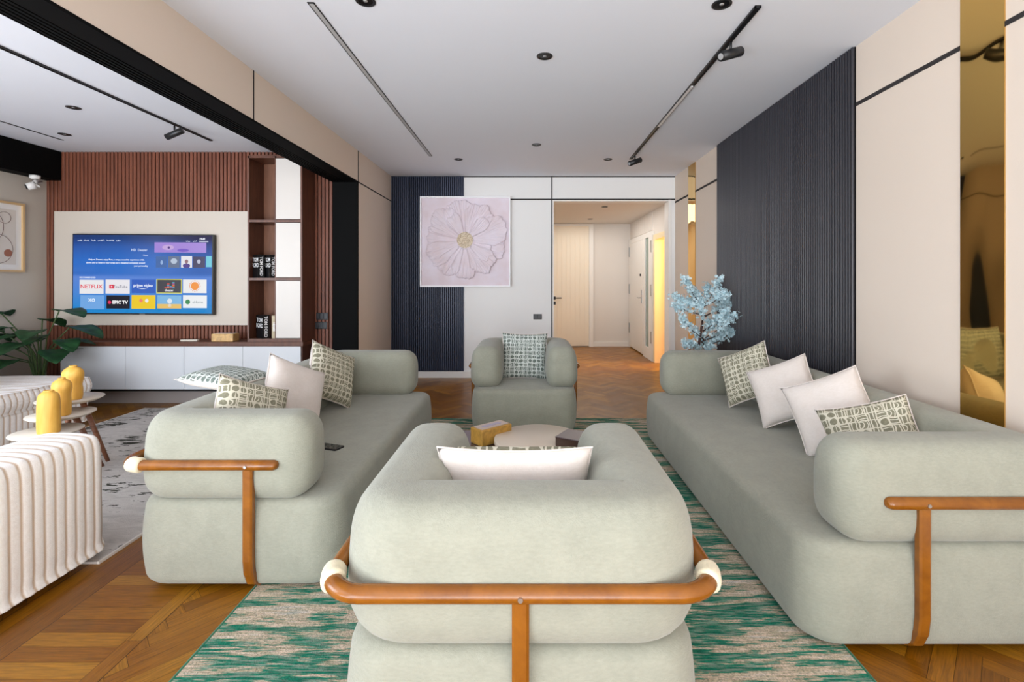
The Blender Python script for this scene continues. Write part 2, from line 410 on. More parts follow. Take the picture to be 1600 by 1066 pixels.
# ---------------------------------------------------------------- ceiling fixtures
LENS = plain('lamp_lens', (150,150,150), 0.2)
def downlight(x, y, z, label, group=None):
    t = thing('downlight', label, 'ceiling light', (x, y, z), 0, group)
    bm = B(); lathe(bm, [(0.052, 0), (0.052, -0.004), (0.044, -0.006), (0.040, -0.001), (0.036, -0.0005)], 28); obj('trim_ring', bm, BLACK, t, True)
    bm = B(); lathe(bm, [(0.0, -0.0012), (0.020, -0.0014), (0.038, -0.001)], 24); obj('reflector', bm, plain('dark_reflector', (30,30,32), 0.25, 0.6), t, True)
    bm = B(); lathe(bm, [(0, -0.004), (0.011, -0.0035), (0.012, -0.001)], 16); obj('lens', bm, LENS, t, True)
for x, y, l in ((-0.86, 2.53, 'black recessed downlight cut by the top of the frame, left of centre'),
                (1.03, 2.56, 'black recessed downlight at the top of the frame, near the track spotlight'),
                (0.105, 3.15, 'black recessed downlight in the middle of the white ceiling'),
                (0.085, 5.19, 'black recessed downlight, middle one of the far row of three'),
                (-0.85, 5.81, 'black recessed downlight in the far left of the main ceiling'),
                (0.96, 5.81, 'black recessed downlight by the end of the right track'),
                (-3.87, 4.08, 'black recessed downlight on the lounge ceiling, nearer of two'),
                (-4.66, 4.82, 'black recessed downlight on the lounge ceiling, near the black soffit'),
                (-2.5, 4.82, 'black recessed downlight on the lounge ceiling beside the dark beam')):
    downlight(x, y, ZC, l)
downlight(1.22, 7.7, 2.55, 'black recessed downlight in the hall ceiling, nearer one')
downlight(1.18, 9.2, 2.55, 'black recessed downlight in the hall ceiling, farther one')
def spot(root, y, dirv, s=1.0):
    bm = B(); p = Vector((0, y, -0.02)); tube(bm, [p, p+Vector((0,0,-0.05))], 0.008, 8); obj('stem', bm, BLACK, root, True)
    c = p+Vector((0, 0, -0.075)); d = Vector(dirv).normalized()
    bm = B(); tube(bm, [c-d*0.085*s, c-d*0.082*s, c+d*0.082*s, c+d*0.085*s, c+d*0.078*s], [0.026*s, 0.03*s, 0.03*s, 0.028*s, 0.024*s], 24); hd = obj('spot_head', bm, BLACK, root, True)
    bm = B(); tube(bm, [c+d*0.076*s, c+d*0.0865*s], 0.019*s, 16); obj('spot_lens', bm, LENS, hd)
def track(x, y0, y1, wd, label, mat, name='ceiling_track', dz=0.012):
    t = thing(name, label, 'track light', (x, 0, ZC)); bm = B()
    bx(bm, -wd/2, -wd/2+0.006, y0, y1, -dz, 0); bx(bm, wd/2-0.006, wd/2, y0, y1, -dz, 0); bx(bm, -wd/2, wd/2, y0, y0+0.01, -dz, 0); bx(bm, -wd/2, wd/2, y1-0.01, y1, -dz, 0)
    obj('rail', bm, BLACK, t); bm = B(); bx(bm, -wd/2+0.006, wd/2-0.006, y0+0.01, y1-0.01, -0.004, -0.0005); obj('channel', bm, mat, t)
    return t
GREYC = plain('grey_diffuser', (176,176,176), 0.5)
track(-1.155, 2.54, 5.66, 0.036, 'thin grey recessed linear light on the left of the main ceiling', GREYC, dz=0.004)
t = track(1.23, 2.57, 5.78, 0.034, 'black ceiling track with two spotlights on the right of the main ceiling', BLACK)
obj('diffuser', box(-0.011, 0.011, 3.62, 4.55, -0.014, -0.003), plain('white_diffuser', (215,215,215), 0.4), t, label='white diffuser section')
spot(t, 2.92, (-0.85, -0.35, -0.35)); spot(t, 5.55, (-0.85, -0.35, -0.35))
t = track(-3.32, 2.2, 5.02, 0.03, 'black ceiling track with one spotlight on the lounge ceiling', BLACK)
spot(t, 4.50, (-0.9, -0.1, -0.45), 0.95)
track(-4.87, 2.5, 5.02, 0.02, 'very thin dark ceiling track on the lounge ceiling near the black soffit', BLACK, dz=0.004)

# ---------------------------------------------------------------- rugs
def rugmat():
    m = M('green_rug', (40,110,84), 0.95, spec=0.1)
    v = m.coord('Object', (1.0, 8, 1)); n = m.noise(v, 2.6, 4, 0.58, 0.3)
    v3 = m.coord('Object', (1.6, 2.4, 1)); n3 = m.noise(v3, 1.3, 3, 0.6, 0.3)
    v2 = m.coord('Object', (4, 45, 1)); n2 = m.noise(v2, 2.5, 4, 0.7)
    f = n*0.55+n3*0.35+n2*0.25
    c = m.ramp(f, [(0.50, (8,104,72)), (0.565, (24,132,98)), (0.585, (206,176,146)), (0.64, (226,200,172)), (0.69, (214,200,190))])
    v4 = m.coord('Object', (1,1,1)); n4 = m.noise(v4, 150, 2, 0.7)
    c = m.mix(0.75, c, m.ramp(n4, [(0.36, (150,160,154)), (0.62, (255,255,255))]), 'MULTIPLY')
    c = m.mix(0.25, c, m.ramp(m.noise(m.coord('Object', (3, 30, 1)), 4, 3), [(0.45, (60,130,120)), (0.6, (220,210,205))]))
    m.color(c); m.bump(n4*0.7+n2*0.5, 0.008, 0.8); return m.m
bm = B(); prism(bm, rrect(-1.19, 1.15, 1.15, 4.67, 0.05), 0.001, 0.016)
t = tag(obj('area_rug', bm, [rugmat()]), 'green and cream streaked area rug under the sage seating group', 'rug')
bm = B(); pp = rrect(-1.196, 1.156, 1.144, 4.676, 0.05)
tube(bm, [(x, y, 0.009) for x, y in pp+pp[:1]], 0.008, 8, caps=False); obj('rug_edge', bm, fabric('rug_binding', (40,110,78), (28,90,60)), t, True, 'dark green bound edge')
def greyrug():
    m = M('grey_rug', (160,156,150), 0.95, spec=0.1)
    v = m.coord('Object', (1.6, 5, 1)); n = m.noise(v, 3.2, 6, 0.72, 0.5)
    n3 = m.noise(m.coord('Object'), 1.6, 2)
    c = m.ramp(n, [(0.30, (168,162,156)), (0.6, (196,190,184))])
    k = (n*0.8+n3*0.45); c = m.mix(m.ramp(k, [(0.685, (0,0,0)), (0.725, (255,255,255))]), c, (58,58,50)); m.color(c)
    m.bump(m.noise(m.coord('Object'), 220, 2), 0.003, 0.7); return m.m
t = tag(obj('area_rug', box(-4.05, -2.06, 2.29, 5.08, 0.001, 0.012), greyrug()), 'grey distressed rug with dark flecks on the lounge floor', 'rug')
for xe in (-2.06, -4.062): obj('rug_edge', box(xe, xe+0.012, 2.29, 5.08, 0.001, 0.013), plain('rug_white_edge', (214,208,200), 0.9), t)

# ---------------------------------------------------------------- upholstered seating
def sellipse(a, b, n, N=36):
    out = []
    for k in range(N):
        t = 2*PI*k/N; c, s = math.cos(t), math.sin(t)
        out.append((a*math.copysign(abs(c)**(2/n), c), b*math.copysign(abs(s)**(2/n), s)))
    return out
def bolster(path, a, b, zc, n=2.5, endr=0.12, N=36):
    """sweep an upright super-ellipse along a plan path with rounded ends"""
    P = [Vector((x, y, 0)) for x, y in path]
    # resample with extra stations at ends
    L = [0]
    for i in range(1, len(P)): L.append(L[-1]+(P[i]-P[i-1]).length)
    tot = L[-1]
    def at(s):
        for i in range(1, len(P)):
            if s <= L[i]+1e-9:
                k = (s-L[i-1])/max(L[i]-L[i-1], 1e-9); return P[i-1].lerp(P[i], k), (P[i]-P[i-1]).normalized()
        return P[-1], (P[-1]-P[-2]).normalized()
    st = []
    K = 9
    for k in range(K): th = PI/2*k/(K-1); st.append((endr*(1-math.sin(th)) if False else endr*(1-math.cos(th)), endr*(1-math.sin(th))))
    mid = int((tot-2*endr)/0.014)
    stations = [(s, ins) for s, ins in st] + [(endr+(tot-2*endr)*k/mid, 0) for k in range(1, mid)] + [(tot-s, ins) for s, ins in reversed(st)]
    bm = B(); rings = []
    for s, ins in stations:
        p, _ = at(s); t = (at(min(s+0.022, tot))[0]-at(max(s-0.022, 0))[0]).normalized(); nx = Vector((t.y, -t.x, 0))
        ring = []
        for u, v in sellipse(max(a-ins*0.85, 0.01), max(b-ins, 0.01), n, N):
            # top slightly narrower than the bottom
            u2 = u*(1-0.07*(v/b)); ring.append(bm.verts.new(p+nx*u2+Vector((0,0,zc+v))))
        rings.append(ring)
    for r0, r1 in zip(rings, rings[1:]):
        for k in range(N): bm.faces.new((r0[k], r0[(k+1) % N], r1[(k+1) % N], r1[k]))
    bm.faces.new(rings[0][::-1]); bm.faces.new(rings[-1])
    bmesh.ops.recalc_face_normals(bm, faces=bm.faces)
    return bm
def upath(x0, x1, yb, yf, r, seg=10):
    """plan path: front of left arm, round the back at y=yb, front of right arm"""
    out = [(x0, yf)]
    n = 12
    for k in range(1, n): out.append((x0, yf+(yb-r*math.copysign(1, yb-yf)-yf)*k/n))
    for k in range(seg+1):
        a = PI - PI/2*k/seg; out.append((x0+r+r*math.cos(a), (yb-r)+r*math.sin(a)))
    for k in range(1, 16): out.append((x0+r+(x1-x0-2*r)*k/16, yb))
    for k in range(seg+1):
        a = PI/2 - PI/2*k/seg; out.append((x1-r+r*math.cos(a), (yb-r)+r*math.sin(a)))
    for k in range(1, n+1): out.append((x1, (yb-r)+(yf-(yb-r))*k/n))
    return out
def puffy(bm, x0, x1, y0, y1, z0, z1, r, puff=0.012, seg=7):
    bx(bm, x0, x1, y0, y1, z0, z1, 0, r, seg)
    return bm
def block(bm, x0, x1, y0, y1, z0, z1, rp, rt, rb, puff=0.010, seg=8):
    prof = []
    for k in range(7): a = PI/2*k/6; prof.append((z0+rb*(1-math.cos(a)) , rb*(1-math.sin(a))))
    for k in range(1, 8): q = k/8; prof.append((z0+rb+(z1-rt-z0-rb)*q, -puff*math.sin(PI*q)))
    for k in range(7): a = PI/2*k/6; prof.append((z1-rt+rt*math.sin(a), rt*(1-math.cos(a))))
    for k in range(1, 4): prof.append((z1+0.004*k, rt+0.05*k))
    rings = []
    for z, ins in prof:
        rings.append([bm.verts.new((x, y, z)) for x, y in rrect(x0+ins, x1-ins, y0+ins, y1-ins, max(rp-ins*0.6, 0.02), seg)])
    n = len(rings[0])
    for a, b in zip(rings, rings[1:]):
        for k in range(n): bm.faces.new((a[k], a[(k+1) % n], b[(k+1) % n], b[k]))
    bm.faces.new(rings[0][::-1]); bm.faces.new(rings[-1])
    return bm
WRAP = fabric('cream_wrap', (226,214,184), (206,194,164), 260, 0.002)
def seating(name, label, cat, W, Dp, loc, rz, long_=False, group=None):
    """local frame: front at y=0 (-Y side), back at y=Dp, width W centred on x"""
    t = thing(name, label, cat, loc, rz, group)
    hw = W/2
    bm = B(); block(bm, -hw+0.02, hw-0.02, 0.0, Dp-0.02, 0.018, 0.402, 0.13, 0.05, 0.06); obj('seat', bm, SAGE, t, True)
    bm = B(); prism(bm, rrect(-hw+0.1, hw-0.1, 0.09, Dp-0.1, 0.08), 0.016, 0.045); obj('plinth', bm, WALNUT, t)
    a = 0.125 if long_ else 0.14
    bm = bolster(upath(-hw+a, hw-a, Dp-a, 0.115 if long_ else 0.055, 0.06), a, 0.187, 0.578, 3.3, 0.11)
    obj('back_and_arms', bm, SAGE, t, True)
    R = 0.024
    def legpost(x, y, ax, sgn):
        """flat upright post at (x,y); the post stands outside the cushion, its foot curls inward along axis"""
        bm = B(); pts = []
        off = [(0.0, 0.562), (0.0, 0.45), (0.0, 0.30), (0.0, 0.16), (-0.008, 0.10), (-0.028, 0.055), (-0.065, 0.028), (-0.13, 0.020)]
        rings = []
        for i, (d, z) in enumerate(off):
            j0 = off[max(i-1, 0)]; j1 = off[min(i+1, len(off)-1)]
            tx, tz = j1[0]-j0[0], j1[1]-j0[1]; l = math.hypot(tx, tz); nx, nz = -tz/l, tx/l   # normal outward
            ring = []
            for uu, vv in ((-0.021, -0.012), (-0.021, 0.008), (-0.014, 0.013), (0.014, 0.013), (0.021, 0.008), (0.021, -0.012)):
                dd = d+nx*vv; zz = max(z+nz*vv, 0.002 if not long_ else 0.002)
                if ax == 'x': ring.append(bm.verts.new((x+sgn*dd, y+uu, zz)))
                else: ring.append(bm.verts.new((x+uu, y+sgn*dd, zz)))
            rings.append(ring)
        for r0, r1 in zip(rings, rings[1:]):
            for k in range(6): bm.faces.new((r0[k], r0[(k+1) % 6], r1[(k+1) % 6], r1[k]))
        bm.faces.new(rings[0]); bm.faces.new(rings[-1][::-1]); bmesh.ops.recalc_face_normals(bm, faces=bm.faces)
        return bm
    g = 0.019; zr = 0.566
    X = hw+g-0.012; Y = Dp+g-0.012; r = 0.10; y_end = Dp*0.28
    pts = [(-X, y_end, zr)] + [(-X, y_end+(Y-r-y_end)*k/6, zr) for k in range(1, 6)]
    for k in range(9):
        aa = PI-PI/2*k/8; pts.append((-X+r+r*math.cos(aa), Y-r+r*math.sin(aa), zr))
    for k in range(1, 12): pts.append((-X+r+(2*X-2*r)*k/12, Y, zr))
    for k in range(9):
        aa = PI/2-PI/2*k/8; pts.append((X-r+r*math.cos(aa), Y-r+r*math.sin(aa), zr))
    pts += [(X, Y-r+(y_end-(Y-r))*k/6, zr) for k in range(1, 7)]
    e0 = Vector(pts[0]); e1 = Vector(pts[-1])
    pts = [e0+Vector((0,-0.018,0)), e0+Vector((0,-0.012,0))]+pts+[e1+Vector((0,-0.012,0)), e1+Vector((0,-0.018,0))]
    rr = [0.010, 0.019]+[R]*(len(pts)-4)+[0.019, 0.010]
    bm = B(); tube(bm, pts, rr, 18, flat=0.9); rail = obj('rail', bm, WOOD, t, True)
    for s in (-1, 1):
        bm = B(); cpts = []
        for k in range(7):
            aa = (PI*0.62+PI*0.26*k/6) if s < 0 else (PI*0.38-PI*0.26*k/6)
            cx = (-X+r) if s < 0 else (X-r)
            cpts.append((cx+r*math.cos(aa), Y-r+r*math.sin(aa), zr))
        # fabric loop low on the side of the bend
        cpts = [(s*(X-r+r*math.cos(q)), Y-r+r*math.sin(q), zr) for q in (-0.02, 0.06, 0.15, 0.25, 0.35, 0.45, 0.52, 0.58)]
        tube(bm, cpts, [0.027]+[0.0315]*6+[0.027], 16); obj('fabric_loop', bm, WRAP, rail, True, 'cream fabric loop round the rail')
    def bolt(x, y, d):
        bm = B(); p = Vector((x, y, zr)); tube(bm, [p, p+Vector(d)*0.027], 0.0065, 10); obj('bolt', bm, STEEL, rail)
    py = Dp*0.42
    if long_: py = Dp*0.40
    for s in (-1, 1):
        obj('leg', legpost(s*(X-0.002), py, 'x', s), WOOD, t); bolt(s*X, py, (s, 0, 0))
    if long_:
        for q in (-0.30, 0.30): obj('leg', legpost(q*W, Y-0.002, 'y', 1), WOOD, t)
    else:
        obj('leg', legpost(0, Y-0.002, 'y', 1), WOOD, t); bolt(0, Y, (0, 1, 0))
    return t
RUGZ = 0.014
# sofas: local front (-Y) turned to face the room
seating('sofa', 'long sage boucle sofa with amber wood rail along the right wall', 'sofa', 2.47, 0.985, (1.0, 2.935, 0.002), -PI/2, True)
seating('sofa', 'sage boucle sofa with amber wood rail backing onto the lounge, phone on its seat', 'sofa', 2.14, 0.91, (-0.83, 3.12, 0.002), PI/2, True)
seating('armchair', 'sage armchair seen from behind in the foreground, wood rail round its back', 'armchair', 0.975, 0.90, (-0.02, 2.09, RUGZ), PI)
seating('armchair', 'sage armchair facing the camera at the far end of the rug', 'armchair', 0.95, 0.87, (-0.04, 4.13, RUGZ), 0)

# ---------------------------------------------------------------- cushions
def cushpat(name, ink, ground, cells=9.5):
    m = M(name, ground, 0.9, spec=0.15); x, y, _ = m.xyz(m.coord('UV', (1,1,1)))
    nz = m.noise(m.coord('UV'), 9, 2); d = (nz-0.5)*0.10
    gx = (x+d*0.5)*cells; gy = (y+d*0.5)*cells*1.12; cx, cy = gx.fl(), gy.fl(); fx, fy = gx.fr(), gy.fr()
    r = m.white(cx, cy, 1.7); q = m.white(cx, cy, 8.3)
    dx, dy = fx-0.5, fy-0.5
    circ = (dx*dx+dy*dy).sq().lt(0.40)
    boxm = dx.ab().lt(0.43)*dy.ab().lt(0.43)
    hb = ((fy*2.2+0.45).fr()-0.5).ab().lt(0.37)*boxm
    vb = ((fx*2.2+0.45).fr()-0.5).ab().lt(0.37)*boxm
    half = circ*((dx.ab()-0.05).gt(0))
    ex = fx-0.05; arc = (ex*ex+dy*dy).sq()
    arcs = ((arc*2.6).fr()-0.5).ab().lt(0.36)*boxm
    k = circ*r.lt(0.22) + hb*r.gt(0.22)*r.lt(0.46) + vb*r.gt(0.46)*r.lt(0.66) + half*r.gt(0.66)*r.lt(0.82) + arcs*r.gt(0.82)
    n = m.noise(m.coord('Object'), 90, 3)
    c = m.mix(k.mn(1.0), ground, m.ramp(n, [(0.3, tuple(int(v*0.86) for v in ink)), (0.7, ink)])); m.color(c)
    m.bump(m.noise(m.coord('Object'), 400, 2), 0.001, 0.6); return m.m
PATO = cushpat('olive_pattern', (140,137,116), (208,203,184)); PATG = cushpat('grey_green_pattern', (118,128,120), (206,212,206), 10.5)
def cushion_mesh(S, T, N=28):
    bm = B(); uvl = bm.loops.layers.uv.new('UVMap'); sides = []
    for sgn in (1, -1):
        g = []
        for j in range(N+1):
            row = []
            for i in range(N+1):
                u, v = -1+2*i/N, -1+2*j/N
                pin = 1-0.075*(1-v*v)**1.0*abs(u)**3 if True else 1
                pinv = 1-0.075*(1-u*u)*abs(v)**3
                h = ((1-u**4)*(1-v**4))**0.5*(1-0.12*(u*u+v*v))
                h += 0.05*noise.noise(Vector((u*1.8, v*1.8, sgn*3.1)))*(1-u*u)*(1-v*v)*2
                row.append((u*pin*S/2, sgn*T/2*h, v*pinv*S/2, (u+1)/2, (v+1)/2))
            g.append(row)
        sides.append(g)
    V = {}
    def vert(s, i, j):
        if i in (0, N) or j in (0, N): s = 0
        if (s, i, j) not in V: x, y, z, _, _ = sides[s][j][i]; V[(s, i, j)] = bm.verts.new((x, 0 if (i in (0, N) or j in (0, N)) else y, z))
        return V[(s, i, j)]
    for s in (0, 1):
        for j in range(N):
            for i in range(N):
                q = [(i, j), (i+1, j), (i+1, j+1), (i, j+1)]
                if s == 0: q = q[::-1]
                f = bm.faces.new([vert(s, a, b) for a, b in q]); f.material_index = s
                for lp, (a, b) in zip(f.loops, q): lp[uvl].uv = (a/N, b/N)
    bmesh.ops.recalc_face_normals(bm, faces=bm.faces)
    return bm
def cushion(label, pos, yaw, lean, roll, S, front, back, T=0.15, group=None):
    """front side faces local -Y; yaw about Z, lean tips the top backward, roll in plane. pos = centre"""
    bm = cushion_mesh(S, T)
    o = obj('cushion', bm, [back, front], None, True)
    R = Matrix.Rotation(yaw, 4, 'Z') @ Matrix.Rotation(-lean, 4, 'X') @ Matrix.Rotation(roll, 4, 'Y')
    o.matrix_world = Matrix.Translation(pos) @ R
    bm = B(); e = []; s = S/2; K = 14
    def ep(u, v): return (u*(1-0.075*(1-v*v)*abs(u)**3)*s*1.004, 0, v*(1-0.075*(1-u*u)*abs(v)**3)*s*1.004)
    for k in range(K): e.append(ep(-1+2*k/K, -1))
    for k in range(K): e.append(ep(1, -1+2*k/K))
    for k in range(K): e.append(ep(1-2*k/K, 1))
    for k in range(K): e.append(ep(-1, 1-2*k/K))
    e.append(e[0]); tube(bm, e, 0.0035, 6, caps=False); p = obj('piping', bm, CREAMF, o, True)
    return tag(o, label, 'cushion', group)
D2 = math.radians
# right sofa
cushion('olive patterned cushion in the far corner of the right sofa', (1.60, 3.52, 0.67), D2(-58), D2(20), D2(-28), 0.39, PATO, CREAMF)
cushion('plain cream cushion on the right sofa, farther of its two plain ones', (1.63, 3.06, 0.65), D2(-50), D2(22), D2(-27), 0.385, CREAMF, CREAMF)
cushion('plain cream cushion on the right sofa, nearer of its two plain ones', (1.63, 2.58, 0.645), D2(-46), D2(20), D2(-27), 0.40, CREAMF, CREAMF)
cushion('olive patterned cushion behind the near arm of the right sofa', (1.60, 2.22, 0.60), D2(-38), D2(20), D2(-20), 0.38, PATO, CREAMF)
# left sofa
cushion('olive patterned cushion on the left sofa, beside its far arm', (-1.445, 3.52, 0.665), D2(70), D2(20), D2(28), 0.41, PATO, CREAMF)
cushion('plain cream cushion in the middle of the left sofa', (-1.43, 2.92, 0.66), D2(68), D2(20), D2(28), 0.41, CREAMF, CREAMF)
cushion('olive patterned cushion behind the near arm of the left sofa', (-1.42, 2.44, 0.655), D2(64), D2(20), D2(24), 0.38, PATO, CREAMF)
cushion('grey patterned cushion lying over the back of the left sofa', (-1.76, 2.80, 0.79), D2(82), D2(84), D2(0), 0.35, PATG, CREAMF, 0.10)
# armchairs
cushion('cushion with plain cream reverse propped in the foreground armchair', (-0.045, 1.655, 0.585), D2(180), D2(24), 0, 0.50, PATO, CREAMF, 0.16)
cushion('square grey green patterned cushion on the far armchair', (-0.04, 4.62, 0.635), 0, D2(12), D2(1), 0.44, PATG, CREAMF)

# ---------------------------------------------------------------- coffee tables and what is on them
def disc(bm, r, z0, z1, n=56, bev=0.006):
    lathe(bm, [(0, z0), (r-bev, z0), (r, z0+bev), (r, z1-bev), (r-bev, z1), (0, z1)], n); return bm
CT = plain('cream_table', (206,192,174), 0.4); DKT = plain('dark_bronze_glass', (74,62,62), 0.07)
t = thing('coffee_table', 'round cream coffee table in the middle of the green rug', 'coffee table', (0.06, 2.93, RUGZ))
bm = B(); disc(bm, 0.27, 0.352, 0.386); obj('tabletop', bm, CT, t, True)
bm = B(); lathe(bm, [(0, 0), (0.17, 0), (0.17, 0.02), (0.06, 0.05), (0.045, 0.18), (0.06, 0.32), (0.12, 0.352), (0, 0.352)], 40); obj('pedestal', bm, CT, t, True)
t = thing('coffee_table', 'dark glossy low coffee table left of the round cream one', 'coffee table', (-0.36, 3.0, RUGZ))
bm = B(); prism(bm, rrect(-0.22, 0.22, -0.26, 0.24, 0.06), 0.29, 0.33); obj('tabletop', bm, DKT, t)
bm = B(); prism(bm, rrect(-0.15, 0.15, -0.17, 0.15, 0.04), 0.0, 0.29); obj('base', bm, plain('dark_wood_base', (60,40,30), 0.4), t)
def tissue(loc, rz, label, c, sz):
    a, b, h = sz
    t = thing('tissue_box', label, 'tissue box', loc, rz)
    m = M('box_'+str(len(bpy.data.materials)), c, 0.35); n = m.noise(m.coord('Object'), 24, 4, 0.7, 1.0); m.color(m.ramp(n, [(0.35, tuple(int(v*0.8) for v in c)), (0.65, c)]))
    bm = B(); bx(bm, -a/2, a/2, -b/2, b/2, 0, h, 0, 0.008, 2); obj('box', bm, m.m, t)
    bm = B(); prism(bm, rrect(-a*0.44, a*0.44, -b*0.38, b*0.38, 0.01), h-0.001, h+0.002); ld = obj('lid', bm, plain('mauve_lid', (188,170,158), 0.4), t)
    bm = B(); prism(bm, rrect(-a*0.30, a*0.30, -b*0.13, b*0.13, 0.012), h+0.001, h+0.0035); obj('slot', bm, plain('slot_film', (160,150,170), 0.3), ld)
    return t
tissue((-0.235, 3.03, RUGZ+0.33), D2(42), 'gold tissue box with a slotted top on the dark coffee table', (186,140,62), (0.24, 0.12, 0.10))
t = thing('decor_box', 'dark brown square box with glossy top on the cream coffee table', 'box', (0.27, 2.80, RUGZ+0.386), D2(-30))
bm = B(); bx(bm, -0.085, 0.085, -0.085, 0.085, 0, 0.05, 0, 0.003, 1); obj('body', bm, plain('dark_box', (58,34,24), 0.35), t)
bm = B(); bx(bm, -0.087, 0.087, -0.087, 0.087, 0.05, 0.056, 0, 0.002, 1); obj('lid', bm, plain('dark_gloss_lid', (84,70,74), 0.35), t)
# phone on the left sofa
t = thing('phone', 'black phone lying on the seat of the left sofa', 'phone', (-1.12, 2.70, 0.4155), D2(70))
bm = B(); prism(bm, rrect(-0.036, 0.036, -0.075, 0.075, 0.009), 0, 0.008); obj('body', bm, BLACK, t)
bm = B(); prism(bm, rrect(-0.033, 0.033, -0.071, 0.071, 0.007), 0.008, 0.0086); obj('screen', bm, plain('phone_glass', (14,24,36), 0.05), t)

# ---------------------------------------------------------------- painting on the back wall
def painting():
    S = 1.26; y0 = YB-0.03
    t = thing('flower_painting', 'square pale pink relief painting of a large flower on the back wall', 'painting', (-0.885, y0, 1.906))
    bm = B()
    for a, b, c, d in ((-S/2, S/2, -S/2, -S/2+0.018), (-S/2, S/2, S/2-0.018, S/2), (-S/2, -S/2+0.018, -S/2+0.018, S/2-0.018), (S/2-0.018, S/2, -S/2+0.018, S/2-0.018)): bx(bm, a, b, -0.035, 0.0, c, d)
    obj('frame', bm, plain('white_frame', (240,240,242), 0.4), t)
    random.seed(11); N = 260; A = S/2-0.018
    pet = []   # angle, half-width, length, layer
    spec = [(100, 34, 0.86, 1), (62, 30, 0.84, 2), (138, 30, 0.88, 2), (20, 30, 0.92, 3), (172, 26, 0.80, 1), (-15, 26, 0.86, 1), (205, 24, 0.86, 3), (235, 24, 0.84, 2), (-50, 30, 0.80, 3), (-92, 28, 0.80, 2), (120, 20, 0.62, 4), (45, 18, 0.66, 4), (-30, 26, 0.62, 2)]
    for a, wdt, ln, ly in spec: pet.append((math.radians(a), math.radians(wdt), ln*1.08, ly))
    cxx, czz = 0.0, 0.02
    def hgt(u, v):
        x, z = u-cxx, v-czz; r = math.hypot(x, z); a = math.atan2(z, x); best = 0.0
        for i, (pa, pw, pl, ly) in enumerate(pet):
            da = (a-pa+PI) % (2*PI)-PI
            k = da/pw
            if abs(k) < 1.15:
                wav = 0.09*noise.noise(Vector((a*4.5, i*3.1, 0)))+0.05*noise.noise(Vector((a*13, i*7.1, 2)))
                Rm = pl*(1-0.28*abs(k)**2.5)+wav
                if abs(k) < 1.0 and r < Rm:
                    e = min((Rm-r), (1-abs(k))*r*pw*1.2)
                    h = 0.22+0.13*ly+0.36*math.exp(-e/0.028)+0.16*noise.noise(Vector((a*26+i, r*2.2, i)))*(0.35+r)+0.05*noise.noise(Vector((a*60, r*3, i+9)))
                    best = max(best, h)
        if r < 0.19+0.03*noise.noise(Vector((a*3, 0, 5))):
            best = 0.7+0.55*abs(noise.noise(Vector((x*34, z*34, 0))))+0.2*math.cos(r/0.19*PI/2)
        return best*0.058 + 0.002*noise.noise(Vector((u*9, v*9, 4)))
    bm = B(); g = []
    for j in range(N+1):
        row = []
        for i in range(N+1):
            u, v = -1+2*i/N, -1+2*j/N; row.append(bm.verts.new((u*A, -0.008-hgt(u, v), v*A)))
        g.append(row)
    for j in range(N):
        for i in range(N): bm.faces.new((g[j][i], g[j][i+1], g[j+1][i+1], g[j+1][i]))
    m = M('plaster_pink', (222,208,212), 0.6); x, y, z = m.xyz(m.coord('Object'))
    zz = z-0.02; r = (x*x+zz*zz).sq(); n = m.noise(m.coord('Object'), 4, 4)
    c = m.ramp(n, [(0.35, (216,200,206)), (0.65, (222,212,222))]); c = m.mix(r.lt(0.112), c, m.ramp(m.noise(m.coord('Object'), 60, 3), [(0.4, (186,166,140)), (0.6, (226,212,190))])); m.color(c)
    obj('relief_canvas', bm, m.m, t, True)
painting()
def wallplate(name, label, x, y, z, w_, h_, n):
    t = thing(name, label, 'switch', (x, y, z))
    pl = obj('plate', box(-w_/2, w_/2, -0.008, 0, -h_/2, h_/2, bev=0.002), BLACK, t)
    for k in range(n):
        xx = -w_/2+w_*(k+0.5)/n; obj('rocker', box(xx-w_*0.38/n, xx+w_*0.38/n, -0.012, -0.008, -h_*0.36, h_*0.36), plain('rocker_dark', (52,54,58), 0.3), pl)
wallplate('light_switch', 'black wall switch on the white wall right of the flower painting', 0.126, YB-0.001, 0.855, 0.12, 0.075, 2)
wallplate('light_switch', 'upper of two black switch plates on the brown slats beside the bookcase', -2.35, YT-0.031, 0.955, 0.135, 0.08, 3)
wallplate('light_switch', 'lower of two black switch plates on the brown slats beside the bookcase', -2.36, YT-0.031, 0.85, 0.135, 0.08, 3)

# ---------------------------------------------------------------- television wall
YF = 5.16   # cabinet front
tag(obj('wall_panel', box(-5.37, -3.06, 5.43, 5.469, 0.855, 2.145, bev=0.003), CREAM), 'large flat cream panel mounted on the brown slats behind the television', 'wall panel')
def screen_mat():
    m = M('screen_glow', (0,0,0), 0.12); x, y, z = m.xyz(m.coord('Object', (1/1.551, 1, 1/0.872)))
    r1 = m.ramp(z+0.5, [(0.05, (30,140,215)), (0.28, (78,140,225)), (0.46, (96,140,225)), (0.50, (60,120,210)), (0.66, (50,120,215)), (0.85, (50,90,170)), (0.96, (30,36,70))])
    r2 = m.ramp(x+0.5, [(0.0, (0,90,190)), (0.34, (20,110,210)), (0.6, (110,140,215)), (0.9, (70,60,110))])
    f = m.ramp(z+0.5, [(0.46, (0,0,0)), (0.52, (140,140,140))])
    c = m.mix(f, r1, r2); m.L(c, m.b.inputs['Emission Color']); m.b.inputs['Emission Strength'].default_value = 0.44
    m.b.inputs['Specular IOR Level'].default_value = 0.4
    return m.m
